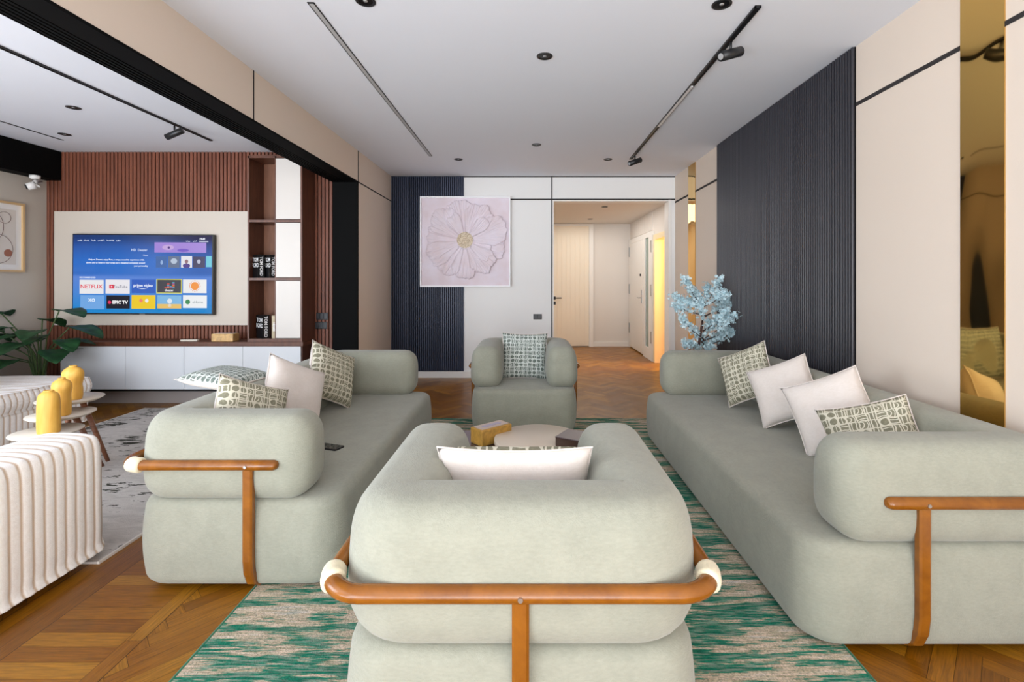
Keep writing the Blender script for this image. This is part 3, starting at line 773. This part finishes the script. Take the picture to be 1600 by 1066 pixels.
def television():
    W, Hh = 1.575, 0.90
    t = thing('television', 'wide wall-mounted television showing a streaming menu', 'television', (-4.315, 5.385, 1.43))
    t.rotation_euler = (D2(0), D2(0.4), D2(0))
    obj('casing', box(-W/2, W/2, -0.02, 0.03, -Hh/2, Hh/2, bev=0.004), BLACK, t)
    obj('wall_bracket', box(-0.2, 0.2, 0.03, 0.048, -0.2, 0.2), BLACK, t)
    w2, h2 = W-0.024, Hh-0.028
    bm = B(); v = [bm.verts.new(p) for p in ((-w2/2, 0, -h2/2), (w2/2, 0, -h2/2), (w2/2, 0, h2/2), (-w2/2, 0, h2/2))]; bm.faces.new(v)
    s = obj('screen', bm, screen_mat(), t, loc=(0, -0.0215, 0.002)); tv = t; t = s
    ys = -0.001
    def P(px, py):   # measured on the crop of the screen (1600x960)
        return ((px-(104+1508)/2)/(1508-104)*W, -(py-(108+905)/2)/(905-108)*Hh)
    def tile(x0, y0, x1, y1, col, st=0.85, name='app_tile', lift=0.0):
        a, b = P(x0, y0), P(x1, y1)
        return obj(name, box(a[0], b[0], ys-0.0008-lift, ys-lift, b[1], a[1]), emit('tile_%d_%d' % (x0, y0), col, st), t)
    def txt(sv, px, py, size, col, st=1.0, bold=0.0, sx=1.0, name='screen_lettering', align='CENTER'):
        x, z = P(px, py); bm = B()
        text_into(bm, sv, size, Matrix.Translation((x, ys-0.0022, z)) @ Matrix.Rotation(PI/2, 4, 'X'), 0, align, bold, sx)
        return obj(name, bm, emit('ink_'+sv[:5], col, st), t)
    def blob(px, py, r, col, name='screen_icon', n=20, rx=1.0, st=0.9, lift=0.0014):
        x, z = P(px, py); bm = B(); vs = [bm.verts.new((x+r*rx*math.cos(-2*PI*k/n), ys-lift, z+r*math.sin(-2*PI*k/n))) for k in range(n)]; bm.faces.new(vs)
        return obj(name, bm, emit('blob_%d_%d' % (px, py), col, st), t)
    tile(182, 566, 420, 703, (245,245,248)); txt('NETFLIX', 300, 634, 0.062, (225,60,80), bold=0.001, sx=1.05)
    tile(440, 562, 680, 700, (245,242,248)); tile(478, 612, 528, 652, (235,50,80), name='screen_icon', lift=0.001)
    x, z = P(503, 632); bm = B(); bm.faces.new([bm.verts.new(q) for q in ((x-0.008, ys-0.003, z+0.011), (x-0.008, ys-0.003, z-0.011), (x+0.012, ys-0.003, z))]); obj('screen_icon', bm, emit('play', (250,250,250), 0.9), t)
    txt('YouTube', 588, 633, 0.044, (120,120,135), bold=0.0004)
    tile(700, 560, 936, 694, (50,100,200)); txt('prime video', 815, 618, 0.045, (240,245,255), bold=0.001)
    x, z = P(810, 640); bm = B(); tube(bm, [(x-0.06+0.12*k/10, ys-0.002, z-0.012*math.sin(PI*k/10)) for k in range(11)], 0.003, 6); obj('screen_icon', bm, emit('smile', (240,245,255), 0.9), t)
    tile(947, 552, 1202, 696, (225,225,110), name='selection_frame'); tile(957, 560, 1192, 688, (66,66,76), lift=0.0005)
    cols = [(230,80,70), (240,150,60), (190,80,160), (80,190,220)]
    for k, hgt_ in enumerate((1, 4, 2, 5)):
        for q in range(hgt_): tile(1028+k*26, 636-q*13, 1050+k*26, 645-q*13, cols[(k+q) % 4], 0.9, 'screen_icon', 0.0012)
    txt('deezer', 1075, 664, 0.036, (235,235,240), bold=0.0008)
    tile(1212, 556, 1446, 690, (245,245,245)); blob(1330, 620, 0.045, (245,150,50))
    for k in range(16): a = 2*PI*k/16; blob(1330+52*math.cos(a), 620+52*math.sin(a), 0.006, (240,130,40), n=8)
    tile(190, 718, 428, 856, (118,175,238)); txt('XO', 305, 768, 0.05, (240,248,255), bold=0.001); 
    tile(450, 718, 682, 850, (14,16,36)); blob(482, 787, 0.019, (230,50,100)); txt('EPIC TV', 586, 787, 0.050, (250,250,250), bold=0.002)
    tile(700, 714, 938, 850, (248,212,40)); blob(795, 768, 0.02, (245,130,110)); blob(852, 768, 0.02, (240,240,245))
    tile(958, 714, 1196, 845, (130,190,235)); tile(958, 800, 1196, 845, (240,200,110), lift=0.0006); blob(1080, 770, 0.028, (225,235,245)); blob(1080, 815, 0.02, (235,225,215))
    tile(1212, 712, 1450, 838, (245,248,250)); blob(1260, 778, 0.027, (50,140,80)); txt('eHome', 1360, 780, 0.04, (110,130,130))
    txt('RECOMMENDED', 262, 543, 0.024, (220,228,250), bold=0.0006)
    txt('HD  Deezer', 775, 268, 0.036, (215,225,250), bold=0.0004); txt('Music', 838, 320, 0.024, (215,225,250))
    txt('Only on Deezer, enjoy Flow, a unique sound its experience while', 548, 366, 0.0235, (240,244,255), bold=0.0006)
    txt('allows you to listen to your songs and is designed completely around', 540, 396, 0.0235, (240,244,255), bold=0.0006)
    txt('your personality', 792, 425, 0.0235, (240,244,255), bold=0.0006)
    # short joined script words of the menu bar
    random.seed(3); bm = B()
    for px0, px1 in ((162, 205), (222, 275), (295, 340), (362, 425), (450, 522), (545, 588), (1240, 1280), (1310, 1345)):
        x0, z0 = P(px0, 178); x1, _ = P(px1, 178); n = max(5, int((x1-x0)/0.006)); pts = []
        for k in range(n+1): pts.append((x0+(x1-x0)*k/n, ys-0.002, z0+random.choice((0, 0, 0.003, 0.010, -0.004))))
        tube(bm, pts, 0.0022, 5)
    obj('menu_script', bm, emit('menu_ink', (225,232,250), 1.0), t)
    txt('19:49', 1400, 155, 0.030, (235,238,250), bold=0.001); tile(1370, 175, 1460, 184, (225,230,250), 0.8, 'menu_script')
    tile(925, 190, 1440, 290, (170,140,225), name='banner_picture'); blob(1060, 240, 0.03, (200,170,225), rx=2.2, lift=0.001); blob(1068, 242, 0.014, (80,50,130)); blob(1210, 268, 0.018, (120,90,200), rx=3.6, lift=0.0012)
    tile(940, 330, 1046, 440, (70,110,175), name='album_cover'); blob(998, 390, 0.024, (150,180,225), rx=0.6)
    tile(1062, 328, 1176, 440, (105,120,150), name='album_cover'); blob(1120, 375, 0.03, (185,200,220), rx=1.2)
    tile(1190, 324, 1300, 438, (238,238,245), name='album_cover'); blob(1245, 378, 0.022, (150,110,120), rx=0.9); blob(1245, 420, 0.026, (80,60,140), rx=1.6)
    tile(1310, 330, 1430, 440, (60,56,96), name='album_cover'); blob(1368, 378, 0.024, (190,195,215), rx=0.8)
    tile(1440, 322, 1495, 432, (110,205,225), name='album_cover')
    bm = B(); bx(bm, -0.03, 0.03, -0.0225, -0.0205, -Hh/2+0.002, -Hh/2+0.009); obj('brand_badge', bm, STEEL, tv)
television()
# low cabinet
t = thing('media_cabinet', 'long low white media cabinet with walnut top under the television', 'cabinet', (-3.735, 0, 0))
X0, X1 = -1.30, 1.295
obj('worktop', box(X0-0.01, X1+0.02, YF-0.012, YT-0.033, 0.655, 0.70, bev=0.003), WALNUT, t)
obj('body', box(X0+0.01, X1, YF+0.02, YT-0.033, 0.19, 0.655), WALNUT_D, t)
xs = [X0, -0.51, 0.13, 0.605, X1-0.02]
xs = [X0, -0.60, 0.03, 0.66, X1-0.01]
for a, b in zip(xs, xs[1:]): obj('door', box(a+0.0015, b-0.0015, YF, YF+0.02, 0.19, 0.652, bev=0.002), GLOSSW, t)
obj('plinth', box(X0+0.05, X1-0.05, YF+0.17, YT-0.033, 0.0, 0.14), plain('plinth_grey', (150,142,138), 0.4), t, label='recessed grey plinth')
obj('recess', box(X0+0.05, X1-0.05, YF+0.13, YT-0.033, 0.14, 0.19), BLACK, t)  # black block stands in for the shadow under the cabinet doors
# tall bookcase
XA, XM, XZ = -3.025, -2.715, -2.43
t = thing('bookcase', 'tall walnut bookcase with open shelves and white doors beside the television', 'bookcase', (0, 0, 0))
top = 2.70; fr = B()
bx(fr, XA, XA+0.018, YF+0.005, YT-0.033, 0.70, top); bx(fr, XM-0.016, XM, YF+0.005, YT-0.033, 0.70, top); bx(fr, XZ-0.018, XZ, YF-0.01, YT-0.033, 0.70, top); bx(fr, XA, XZ, YF+0.005, YT-0.033, top-0.02, top+0.01)
obj('carcass', fr, WALNUT, t); obj('back_panel', box(XA+0.018, XZ-0.018, YT-0.045, YT-0.034, 0.70, top), woodmat('back_board', (140,96,72), (118,78,58), 0.5, (1,1,0.12), 30), t)
for z in (2.0, 1.375): obj('shelf', box(XA+0.018, XZ-0.018, YF, YT-0.045, z-0.012, z+0.014), WALNUT, t)
obj('shelf', box(XA+0.018, XZ-0.018, YF, YT-0.045, 0.7005, 0.735), WALNUT, t)
for z0, z1 in ((0.742, 1.358), (1.395, 1.982), (2.02, 2.672)): obj('door', box(XM+0.001, XZ-0.02, YF-0.008, YF+0.01, z0, z1, bev=0.002), plain('door_white', (206,200,193), 0.35), t)
def book(x, y, z, w_, h_, d_, rz, title, cov, label, ink=(235,235,235), coverw=None):
    t = thing('book', label, 'book', (x, y, z), D2(rz)); c = plain('cover_'+label[:6], cov, 0.35)
    bm = B(); bx(bm, -w_/2, w_/2, 0.0, d_, 0, 0.004); bx(bm, -w_/2, w_/2, 0, d_, h_-0.004, h_); bx(bm, -w_/2, w_/2, 0, 0.004, 0.004, h_-0.004); bx(bm, -w_/2, -w_/2+0.004, 0.004, d_, 0.004, h_-0.004); bx(bm, w_/2-0.004, w_/2, 0.004, d_, 0.004, h_-0.004)
    cv = obj('cover', bm, c, t); obj('pages', box(-w_/2+0.004, w_/2-0.004, 0.004, d_-0.004, 0.004, h_-0.004), plain('pages', (225,218,205), 0.8), t)
    bm = B(); text_into(bm, title, w_*0.62, Matrix.Translation((0, -0.0012, h_*0.5)) @ Matrix.Rotation(PI/2, 4, 'X') @ Matrix.Rotation(-PI/2, 4, 'Z'), bold=0.001, sx=0.92)
    if coverw:
        RL = Matrix.Translation((-w_/2-0.0012, d_*0.40, h_*0.66)) @ Matrix.Rotation(-PI/2, 4, 'Z') @ Matrix.Rotation(PI/2, 4, 'X')
        text_into(bm, coverw[0], 0.062, RL @ Matrix.Translation((0, 0.03, 0)), bold=0.001); text_into(bm, coverw[1], 0.062, RL @ Matrix.Translation((0, -0.03, 0)), bold=0.001)
    obj('lettering', bm, plain('ink_'+label[:5], ink, 0.5), cv)
    return t
cw = ('TOM', 'FORD')
book(-2.890, 5.185, 1.389, 0.070, 0.250, 0.13, 52, 'TOM FORD', (16,16,18), 'black lettered book on the middle shelf of the bookcase, left one', coverw=cw)
book(-2.772, 5.205, 1.389, 0.070, 0.250, 0.13, 52, 'TOM FORD', (16,16,18), 'black lettered book on the middle shelf of the bookcase, nearest the white door', coverw=cw)
book(-2.845, 5.195, 0.735, 0.078, 0.250, 0.14, 52, 'TOM FORD', (16,16,18), 'black lettered book on the bottom shelf of the bookcase', coverw=cw)
book(-2.760, 5.20, 0.735, 0.045, 0.245, 0.20, 0, 'HERMES', (176,160,128), 'beige book on the bottom shelf beside the black one')
tissue((-3.31, 5.24, 0.70), 0, 'pale gold tissue box on the walnut top of the media cabinet', (214,172,112), (0.235, 0.12, 0.085))
t = thing('remote_control', 'pale remote control on the media cabinet below the television', 'remote control', (-3.70, 5.24, 0.70), D2(3))
bd = obj('body', box(-0.09, 0.09, -0.02, 0.02, 0, 0.018, bev=0.006), plain('remote', (214,206,192), 0.4), t)
bm = B()
for k in range(6): lathe(bm, [(0.0, 0.0195), (0.006, 0.0195), (0.006, 0.018)], 10, -0.07+k*0.025, 0)
obj('buttons', bm, plain('remote_button', (120,116,110), 0.5), bd)

# picture and camera on the lounge wall
t = thing('framed_picture', 'framed line drawing with circles on the lounge wall', 'picture', (XLL, 4.90, 1.82), D2(90))
Wp, Hp = 0.62, 0.74; bm = B()
for a, b, c, d in ((-Wp/2, Wp/2, -Hp/2, -Hp/2+0.022), (-Wp/2, Wp/2, Hp/2-0.022, Hp/2), (-Wp/2, -Wp/2+0.022, -Hp/2+0.022, Hp/2-0.022), (Wp/2-0.022, Wp/2, -Hp/2+0.022, Hp/2-0.022)): bx(bm, a, b, -0.035, -0.001, c, d)
obj('frame', bm, plain('light_oak', (206,172,124), 0.4), t); obj('mat', box(-Wp/2+0.02, Wp/2-0.02, -0.016, -0.001, -Hp/2+0.02, Hp/2-0.02), WHITE, t)
pa = obj('paper', box(-Wp/2+0.08, Wp/2-0.08, -0.018, -0.016, -Hp/2+0.08, Hp/2-0.08), plain('paper', (214,206,196), 0.8), t)
bm = B()
for cx, cz, rx, rz_ in ((0.06, -0.13, 0.14, 0.15), (0.02, 0.1, 0.09, 0.14), (0.12, 0.2, 0.06, 0.06), (-0.08, -0.05, 0.1, 0.2)):
    tube(bm, [(cx+rx*math.cos(2*PI*k/30), -0.0195, cz+rz_*math.sin(2*PI*k/30)) for k in range(31)], 0.002, 5, caps=False)
obj('line_drawing', bm, plain('ink_line', (110,84,76), 0.8), pa)
bm = B(); tube(bm, [(0.155, -0.018, -0.17), (0.155, -0.0195, -0.17)], 0.04, 24); obj('brown_disc', bm, plain('terracotta', (160,104,84), 0.8), pa)
t = thing('security_camera', 'small white security camera under the black soffit', 'security camera', (-5.35, 5.20, 2.50))
bm = B(); lathe(bm, [(0, 0), (0.045, 0), (0.045, -0.03), (0.02, -0.045), (0, -0.045)], 24); obj('mount', bm, WHITE, t, True)
bm = B(); tube(bm, [(0, 0, -0.04), (0.03, 0, -0.07), (0.025, -0.02, -0.11)], [0.025, 0.04, 0.042], 18); tube(bm, [(0.025, -0.02, -0.11), (-0.02, -0.06, -0.135)], [0.042, 0.036], 18); obj('housing', bm, WHITE, t, True)
bm = B(); tube(bm, [(-0.021, -0.061, -0.1355), (-0.03, -0.069, -0.1405)], 0.026, 16); obj('lens', bm, BLACK, t, True)

# ---------------------------------------------------------------- corduroy lounge seats
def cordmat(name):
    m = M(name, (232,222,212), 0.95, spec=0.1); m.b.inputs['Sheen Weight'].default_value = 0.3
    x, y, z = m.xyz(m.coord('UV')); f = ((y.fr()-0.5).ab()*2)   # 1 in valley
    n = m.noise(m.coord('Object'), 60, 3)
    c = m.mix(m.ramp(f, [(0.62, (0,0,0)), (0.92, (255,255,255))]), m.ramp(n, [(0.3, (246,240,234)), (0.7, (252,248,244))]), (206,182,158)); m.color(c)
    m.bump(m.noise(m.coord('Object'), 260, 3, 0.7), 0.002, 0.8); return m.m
CORD = cordmat('cream_corduroy')
def catmull(pts, n=6, closed=True):
    out = []; N = len(pts)
    for i in range(N if closed else N-1):
        p0, p1, p2, p3 = [Vector(pts[(i+k) % N]) for k in (-1, 0, 1, 2)]
        for j in range(n):
            t = j/n; out.append(0.5*((2*p1)+(-p0+p2)*t+(2*p0-5*p1+4*p2-p3)*t*t+(-p0+3*p1-3*p2+p3)*t*t*t))
    return out
def corded(prof, y0, y1, pitch=0.047, amp=0.0035, endr=0.06, per=8):
    """profile in (x,z) swept along y with corduroy ridges"""
    P = catmull(prof, 5); n = len(P); c = sum(P, Vector((0,0)))/n
    area_ = sum(P[i].x*P[(i+1) % n].y-P[(i+1) % n].x*P[i].y for i in range(n)); sg = 1 if area_ > 0 else -1
    nor = []
    for i in range(n):
        t = (P[(i+1) % n]-P[i-1]).normalized(); nor.append(Vector((t.y, -t.x))*sg)
    xs = [p.x for p in P]; zs = [p.y for p in P]; c0 = Vector(((min(xs)+max(xs))/2, (min(zs)+max(zs))/2)); hx = (max(xs)-min(xs))/2; hz = (max(zs)-min(zs))/2
    bm = B(); uvl = bm.loops.layers.uv.new('UVMap'); rings = []; ys = []
    K = int((y1-y0)/pitch*per)
    for k in range(K+1):
        y = y0+(y1-y0)*k/K; ph = (y-y0)/pitch
        off = amp*(abs(math.sin(PI*ph))**0.6-1)
        e = min(y-y0, y1-y)
        ins = 0 if e > endr else endr-math.sqrt(max(endr*endr-(endr-e)**2, 0))
        wob = 0.002*noise.noise(Vector((0, y*20, 0)))
        rings.append([bm.verts.new((c0.x+(p.x-c0.x)*(1-ins/hx)+q.x*(off+wob), y, max(c0.y+(p.y-c0.y)*(1-ins/hz)+q.y*(off+wob), 0.02))) for p, q in zip(P, nor)]); ys.append(ph)
    for k in range(K):
        for i in range(n):
            f = bm.faces.new((rings[k][i], rings[k][(i+1) % n], rings[k+1][(i+1) % n], rings[k+1][i]))
            for lp, (u, v) in zip(f.loops, ((i, ys[k]), (i+1, ys[k]), (i+1, ys[k+1]), (i, ys[k+1]))): lp[uvl].uv = (u, v)
    bm.faces.new(rings[0]); bm.faces.new(rings[-1][::-1]); bmesh.ops.recalc_face_normals(bm, faces=bm.faces)
    return bm
t = thing('corduroy_chair', 'cream corduroy lounge seat at the left edge, nearest the camera', 'armchair', (-2.07, 1.115, 0.002))
prof = [(-0.03, 0.04), (0, 0.09), (0, 0.3), (-0.002, 0.47), (-0.012, 0.575), (-0.06, 0.612), (-0.26, 0.615), (-0.42, 0.565), (-0.6, 0.51), (-0.8, 0.44), (-0.98, 0.38), (-1.03, 0.30), (-1.03, 0.12), (-0.98, 0.04), (-0.5, 0.035)]
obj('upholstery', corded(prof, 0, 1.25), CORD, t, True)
for x, y in ((-0.1, 0.12), (-0.1, 1.12), (-0.9, 0.12), (-0.9, 1.12)):
    bm = B(); tube(bm, [(x, y, 0), (x, y, 0.06)], 0.02, 12); obj('leg', bm, BLACK, t)
t = thing('corduroy_sofa', 'low cream corduroy sofa against the lounge wall, behind the yellow vases', 'sofa', (-4.15, 2.3, 0.002))
def rp(x0, x1, z0, z1, r):
    return [(x1-r*0.3, z0+r*0.3), (x1, z0+r), (x1, (z0+z1)/2), (x1, z1-r), (x1-r*0.3, z1-r*0.3), (x1-r, z1), ((x0+x1)/2, z1+0.008), (x0+r, z1), (x0+r*0.3, z1-r*0.3), (x0, z1-r), (x0, (z0+z1)/2), (x0, z0+r), (x0+r*0.3, z0+r*0.3), (x0+r, z0), ((x0+x1)/2, z0), (x1-r, z0)]
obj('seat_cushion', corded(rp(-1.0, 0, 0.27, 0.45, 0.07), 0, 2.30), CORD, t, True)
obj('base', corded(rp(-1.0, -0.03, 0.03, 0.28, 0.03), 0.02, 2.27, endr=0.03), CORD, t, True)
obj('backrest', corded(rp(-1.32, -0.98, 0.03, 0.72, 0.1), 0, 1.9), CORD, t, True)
bm = cushion_mesh(0.48, 0.15); 
uvl = bm.loops.layers.uv.active
for f in bm.faces:
    for lp in f.loops: u, v = lp[uvl].uv; lp[uvl].uv = (v, u*11)
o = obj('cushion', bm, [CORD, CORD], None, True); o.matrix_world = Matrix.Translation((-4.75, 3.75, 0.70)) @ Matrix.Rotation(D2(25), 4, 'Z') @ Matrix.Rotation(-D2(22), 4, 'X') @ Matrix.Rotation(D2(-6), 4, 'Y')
tag(o, 'cream corduroy cushion leaning on the lounge sofa at the left edge', 'cushion')

# ---------------------------------------------------------------- side tables and vases
TT = plain('pale_tabletop', (216,206,192), 0.45)
def side_table(x, y, z, r, a0, label):
    t = thing('side_table', label, 'side table', (x, y, 0.013), 0, 'round side tables in a stepped set of three')
    bm = B(); lathe(bm, [(0, z-0.022), (r-0.03, z-0.022), (r, z-0.004), (r, z), (0, z)], 48); obj('tabletop', bm, TT, t, True)
    for k in range(3):
        a = a0+2*PI*k/3; c, s = math.cos(a), math.sin(a)
        bm = B(); tube(bm, [(c*r*0.35, s*r*0.35, z-0.022), (c*(r+0.03), s*(r+0.03), 0.0)], [0.019, 0.013], 12); obj('leg', bm, LEGW, t, True)
side_table(-3.34, 3.50, 0.487, 0.19, D2(20), 'pale round side table, tallest of the three, under the rear yellow vase')
side_table(-3.26, 3.35, 0.417, 0.185, D2(35), 'pale round side table, middle height of the three, under the middle vase')
side_table(-3.19, 3.18, 0.347, 0.185, D2(50), 'pale round side table, lowest of the three, under the nearest vase')
def vasemat():
    m = M('mustard_ceramic', (226,172,72), 0.5); n = m.noise(m.coord('Object', (1,1,0.2)), 40, 3); m.color(m.ramp(n, [(0.3, (220,164,64)), (0.7, (234,184,88))])); m.bump(n, 0.001, 0.5); return m.m
VM = vasemat()
def vase(x, y, z, prof, label):
    t = thing('vase', label, 'vase', (x, y, z), 0, 'mustard yellow vases on the side tables')
    prof = [(q[0]*0.85, q[1]) for q in prof]; P = [Vector(p) for p in prof]; n = 4; out = [P[0]]
    for i in range(len(P)-1):
        p0 = P[max(i-1, 0)]; p1 = P[i]; p2 = P[i+1]; p3 = P[min(i+2, len(P)-1)]
        for j in range(1, n+1):
            s = j/n; out.append(0.5*((2*p1)+(-p0+p2)*s+(2*p0-5*p1+4*p2-p3)*s*s+(-p0+3*p1-3*p2+p3)*s**3))
    bm = B(); lathe(bm, [(max(p.x, 0), p.y) for p in out], 48, sy=0.8); obj('body', bm, VM, t, True)
    r, zt = prof[-1]; bm = B(); lathe(bm, [(r*0.9, zt-0.004), (r+0.003, zt-0.003), (r+0.006, zt+0.006), (r, zt+0.010), (r-0.004, zt+0.006), (r-0.005, zt-0.02)], 32, sy=0.85); obj('rim', bm, VM, t, True)
vase(-3.285, 3.46, 0.50, [(0, 0), (0.055, 0.0), (0.070, 0.02), (0.072, 0.07), (0.068, 0.11), (0.078, 0.16), (0.076, 0.20), (0.052, 0.225), (0.024, 0.235)], 'mustard yellow vase with a waisted body, rear one of three')
vase(-3.21, 3.30, 0.43, [(0, 0), (0.052, 0.0), (0.064, 0.02), (0.066, 0.08), (0.062, 0.14), (0.070, 0.19), (0.062, 0.225), (0.036, 0.245), (0.020, 0.250)], 'mustard yellow vase with a rounded shoulder, middle one of three')
vase(-3.14, 3.14, 0.36, [(0, 0), (0.064, 0.0), (0.074, 0.015), (0.076, 0.07), (0.075, 0.15), (0.072, 0.22), (0.062, 0.252), (0.040, 0.268), (0.028, 0.270)], 'tall straight mustard yellow vase, nearest the camera')

# ---------------------------------------------------------------- plants
def leafmat(name, c1, c2):
    m = M(name, c1, 0.55, spec=0.3); n = m.noise(m.coord('Object'), 12, 3); m.color(m.ramp(n, [(0.3, c2), (0.7, c1)])); return m.m
LEAF = leafmat('deep_leaf', (42,86,48), (20,50,26)); STEM = plain('stem', (70,92,50), 0.5)
def leaf_bm(L, Wd, droop=0.25, N=12):
    bm = B(); rows = []
    for i in range(N+1):
        s = i/N; w_ = Wd*(math.sin(PI*min(s*0.92+0.08, 1))**0.7)*(1-0.25*s); 
        if i == N: w_ = 0.002
        row = []
        for j in range(-4, 5):
            q = j/4; x = q*w_; y = s*L-0.10*L*(1-abs(q))*(s < 0.08)-0.06*L*(1 if s < 0.01 else 0)*abs(q)*-1
            z = -droop*L*s*s+0.18*abs(x)+0.004*math.sin(s*16+j)
            row.append(bm.verts.new((x, y, z)))
        rows.append(row)
    for a, b in zip(rows, rows[1:]):
        for j in range(8): bm.faces.new((a[j], a[j+1], b[j+1], b[j]))
    return bm
def plant():
    t = thing('potted_plant', 'dark green broad-leaved potted plant in the lounge corner', 'plant', (-5.02, 4.93, 0.0))
    bm = B(); lathe(bm, [(0, 0), (0.13, 0), (0.17, 0.30), (0.16, 0.31), (0.14, 0.27), (0, 0.27)], 32); obj('pot', bm, plain('dark_pot', (46,36,32), 0.4), t, True)
    random.seed(8)
    spec = [(-3.3, 0.45, 1.02, 0.30), (0.0, 0.20, 1.05, 0.32), (0.25, 0.28, 0.88, 0.34), (-2.6, 0.25, 0.88, 0.28), (2.8, 0.35, 0.80, 0.30), (-1.4, 0.30, 0.74, 0.30), (0.6, 0.18, 0.72, 0.28), (-0.5, 0.24, 0.66, 0.30), (2.0, 0.2, 0.95, 0.28), (-2.0, 0.35, 0.62, 0.30), (3.3, 0.22, 0.66, 0.28), (1.3, 0.3, 0.6, 0.3), (-0.9, 0.12, 0.80, 0.26), (-2.9, 0.1, 0.70, 0.26), (-1.8, 0.22, 0.80, 0.26), (-1.1, 0.3, 0.86, 0.28), (-2.3, 0.3, 0.72, 0.28), (-0.3, 0.3, 0.76, 0.26), (-1.6, 0.38, 0.58, 0.26), (2.4, 0.25, 0.72, 0.26), (-3.0, 0.36, 0.84, 0.26)]
    for a, d, z, L in spec:
        e = Vector((math.cos(a)*d, math.sin(a)*d*0.6, z)); bm = B()
        p0 = Vector((0.02*math.cos(a), 0.02*math.sin(a), 0.27)); mid = p0.lerp(e, 0.5)+Vector((0,0,0.10))-Vector((e.x, e.y, 0))*0.2
        tube(bm, [p0, p0.lerp(mid, 0.6), mid, mid.lerp(e, 0.6), e], 0.006, 6); st = obj('stem', bm, STEM, t, True)
        bm = leaf_bm(L, L*0.44, 0.35); 
        R = Matrix.Translation(e) @ Matrix.Rotation(a-PI/2+random.uniform(-0.3, 0.3), 4, 'Z') @ Matrix.Rotation(random.uniform(-0.1, 0.25), 4, 'X')
        bm.transform(R)
        for v in bm.verts: v.co.x = max(v.co.x, -0.46); v.co.y = min(v.co.y, 0.53)
        lf = obj('leaf', bm, LEAF, t, True)
        md = lf.modifiers.new('thick', 'SOLIDIFY'); md.thickness = 0.002
plant()
def blossom_tree():
    t = thing('blossom_branches', 'artificial pale blue blossom branches in a tall vase behind the right sofa', 'artificial plant', (1.66, 4.72, 0))
    bm = B(); lathe(bm, [(0, 0), (0.09, 0), (0.12, 0.06), (0.12, 0.28), (0.07, 0.42), (0.06, 0.5), (0.075, 0.52), (0.065, 0.52), (0.05, 0.46), (0, 0.44)], 32); obj('vase', bm, WHITE, t, True)
    random.seed(21)
    BR = plain('twig_brown', (74,50,44), 0.7); m = M('pale_blue_petal', (214,232,236), 0.8); n = m.noise(m.coord('Object'), 40, 2); m.color(m.ramp(n, [(0.3, (184,216,224)), (0.7, (220,236,240))])); BL = m.m
    f = 750/4.72
    def at(px, py, dy=0): D_ = 4.72+dy; return Vector(((px-826)/750*D_-1.66, dy, 1.35-(py-440)/750*D_))
    trunk = [Vector((0,0,0.46)), Vector((0.01,0,0.70)), at(1098, 500), at(1097, 478)]
    bm = B(); tube(bm, trunk, [0.016, 0.014, 0.012, 0.010], 8); obj('trunk', bm, BR, t, True)
    tips = [(1068, 434), (1052, 463), (1054, 476), (1064, 497), (1066, 535), (1126, 434), (1134, 456), (1148, 460), (1140, 470), (1138, 484), (1149, 491), (1150, 508), (1148, 517), (1128, 524), (1106, 445), (1092, 462), (1080, 452), (1110, 500), (1084, 515), (1100, 530), (1122, 500), (1078, 538), (1112, 540), (1095, 470), (1072, 470)]
    for px, py in tips:
        dy = random.uniform(-0.22, 0.22); e = at(px, py, dy); s = at(1098, min(max(py+random.uniform(10, 40), 480), 545)); m_ = s.lerp(e, 0.5)+Vector((0,0,-0.02))
        bm = B(); pts = [s, s.lerp(m_, 0.5), m_, m_.lerp(e, 0.5), e]; tube(bm, pts, [0.006, 0.005, 0.004, 0.003, 0.002], 6); br = obj('branch', bm, BR, t, True)
        bm = B()
        L = (e-s).length; nb = int(40+L*210)
        for k in range(nb):
            q = 1-abs(random.gauss(0, 0.30)); q = max(0.12, q); p = s.lerp(e, q)+Vector((random.gauss(0, 0.020), random.gauss(0, 0.024), random.gauss(0, 0.020)))
            r = random.uniform(0.012, 0.020); ax = Vector((random.gauss(0,1), random.gauss(0,1), random.gauss(0,1))).normalized(); R = ax.rotation_difference(Vector((0,0,1))).to_matrix()
            p.x = min(p.x, 0.37); c0 = bm.verts.new(p)
            for j in range(5):
                a = 2*PI*j/5; vs = [bm.verts.new(p+R@Vector((r*math.cos(a+d_)*k2, r*math.sin(a+d_)*k2, h_*r))) for d_, k2, h_ in ((-0.5, 0.8, 0.3), (-0.22, 1.1, 0.45), (0.22, 1.1, 0.45), (0.5, 0.8, 0.3))]
                bm.faces.new([c0]+vs)
        obj('blossom_cluster', bm, BL, br)
blossom_tree()
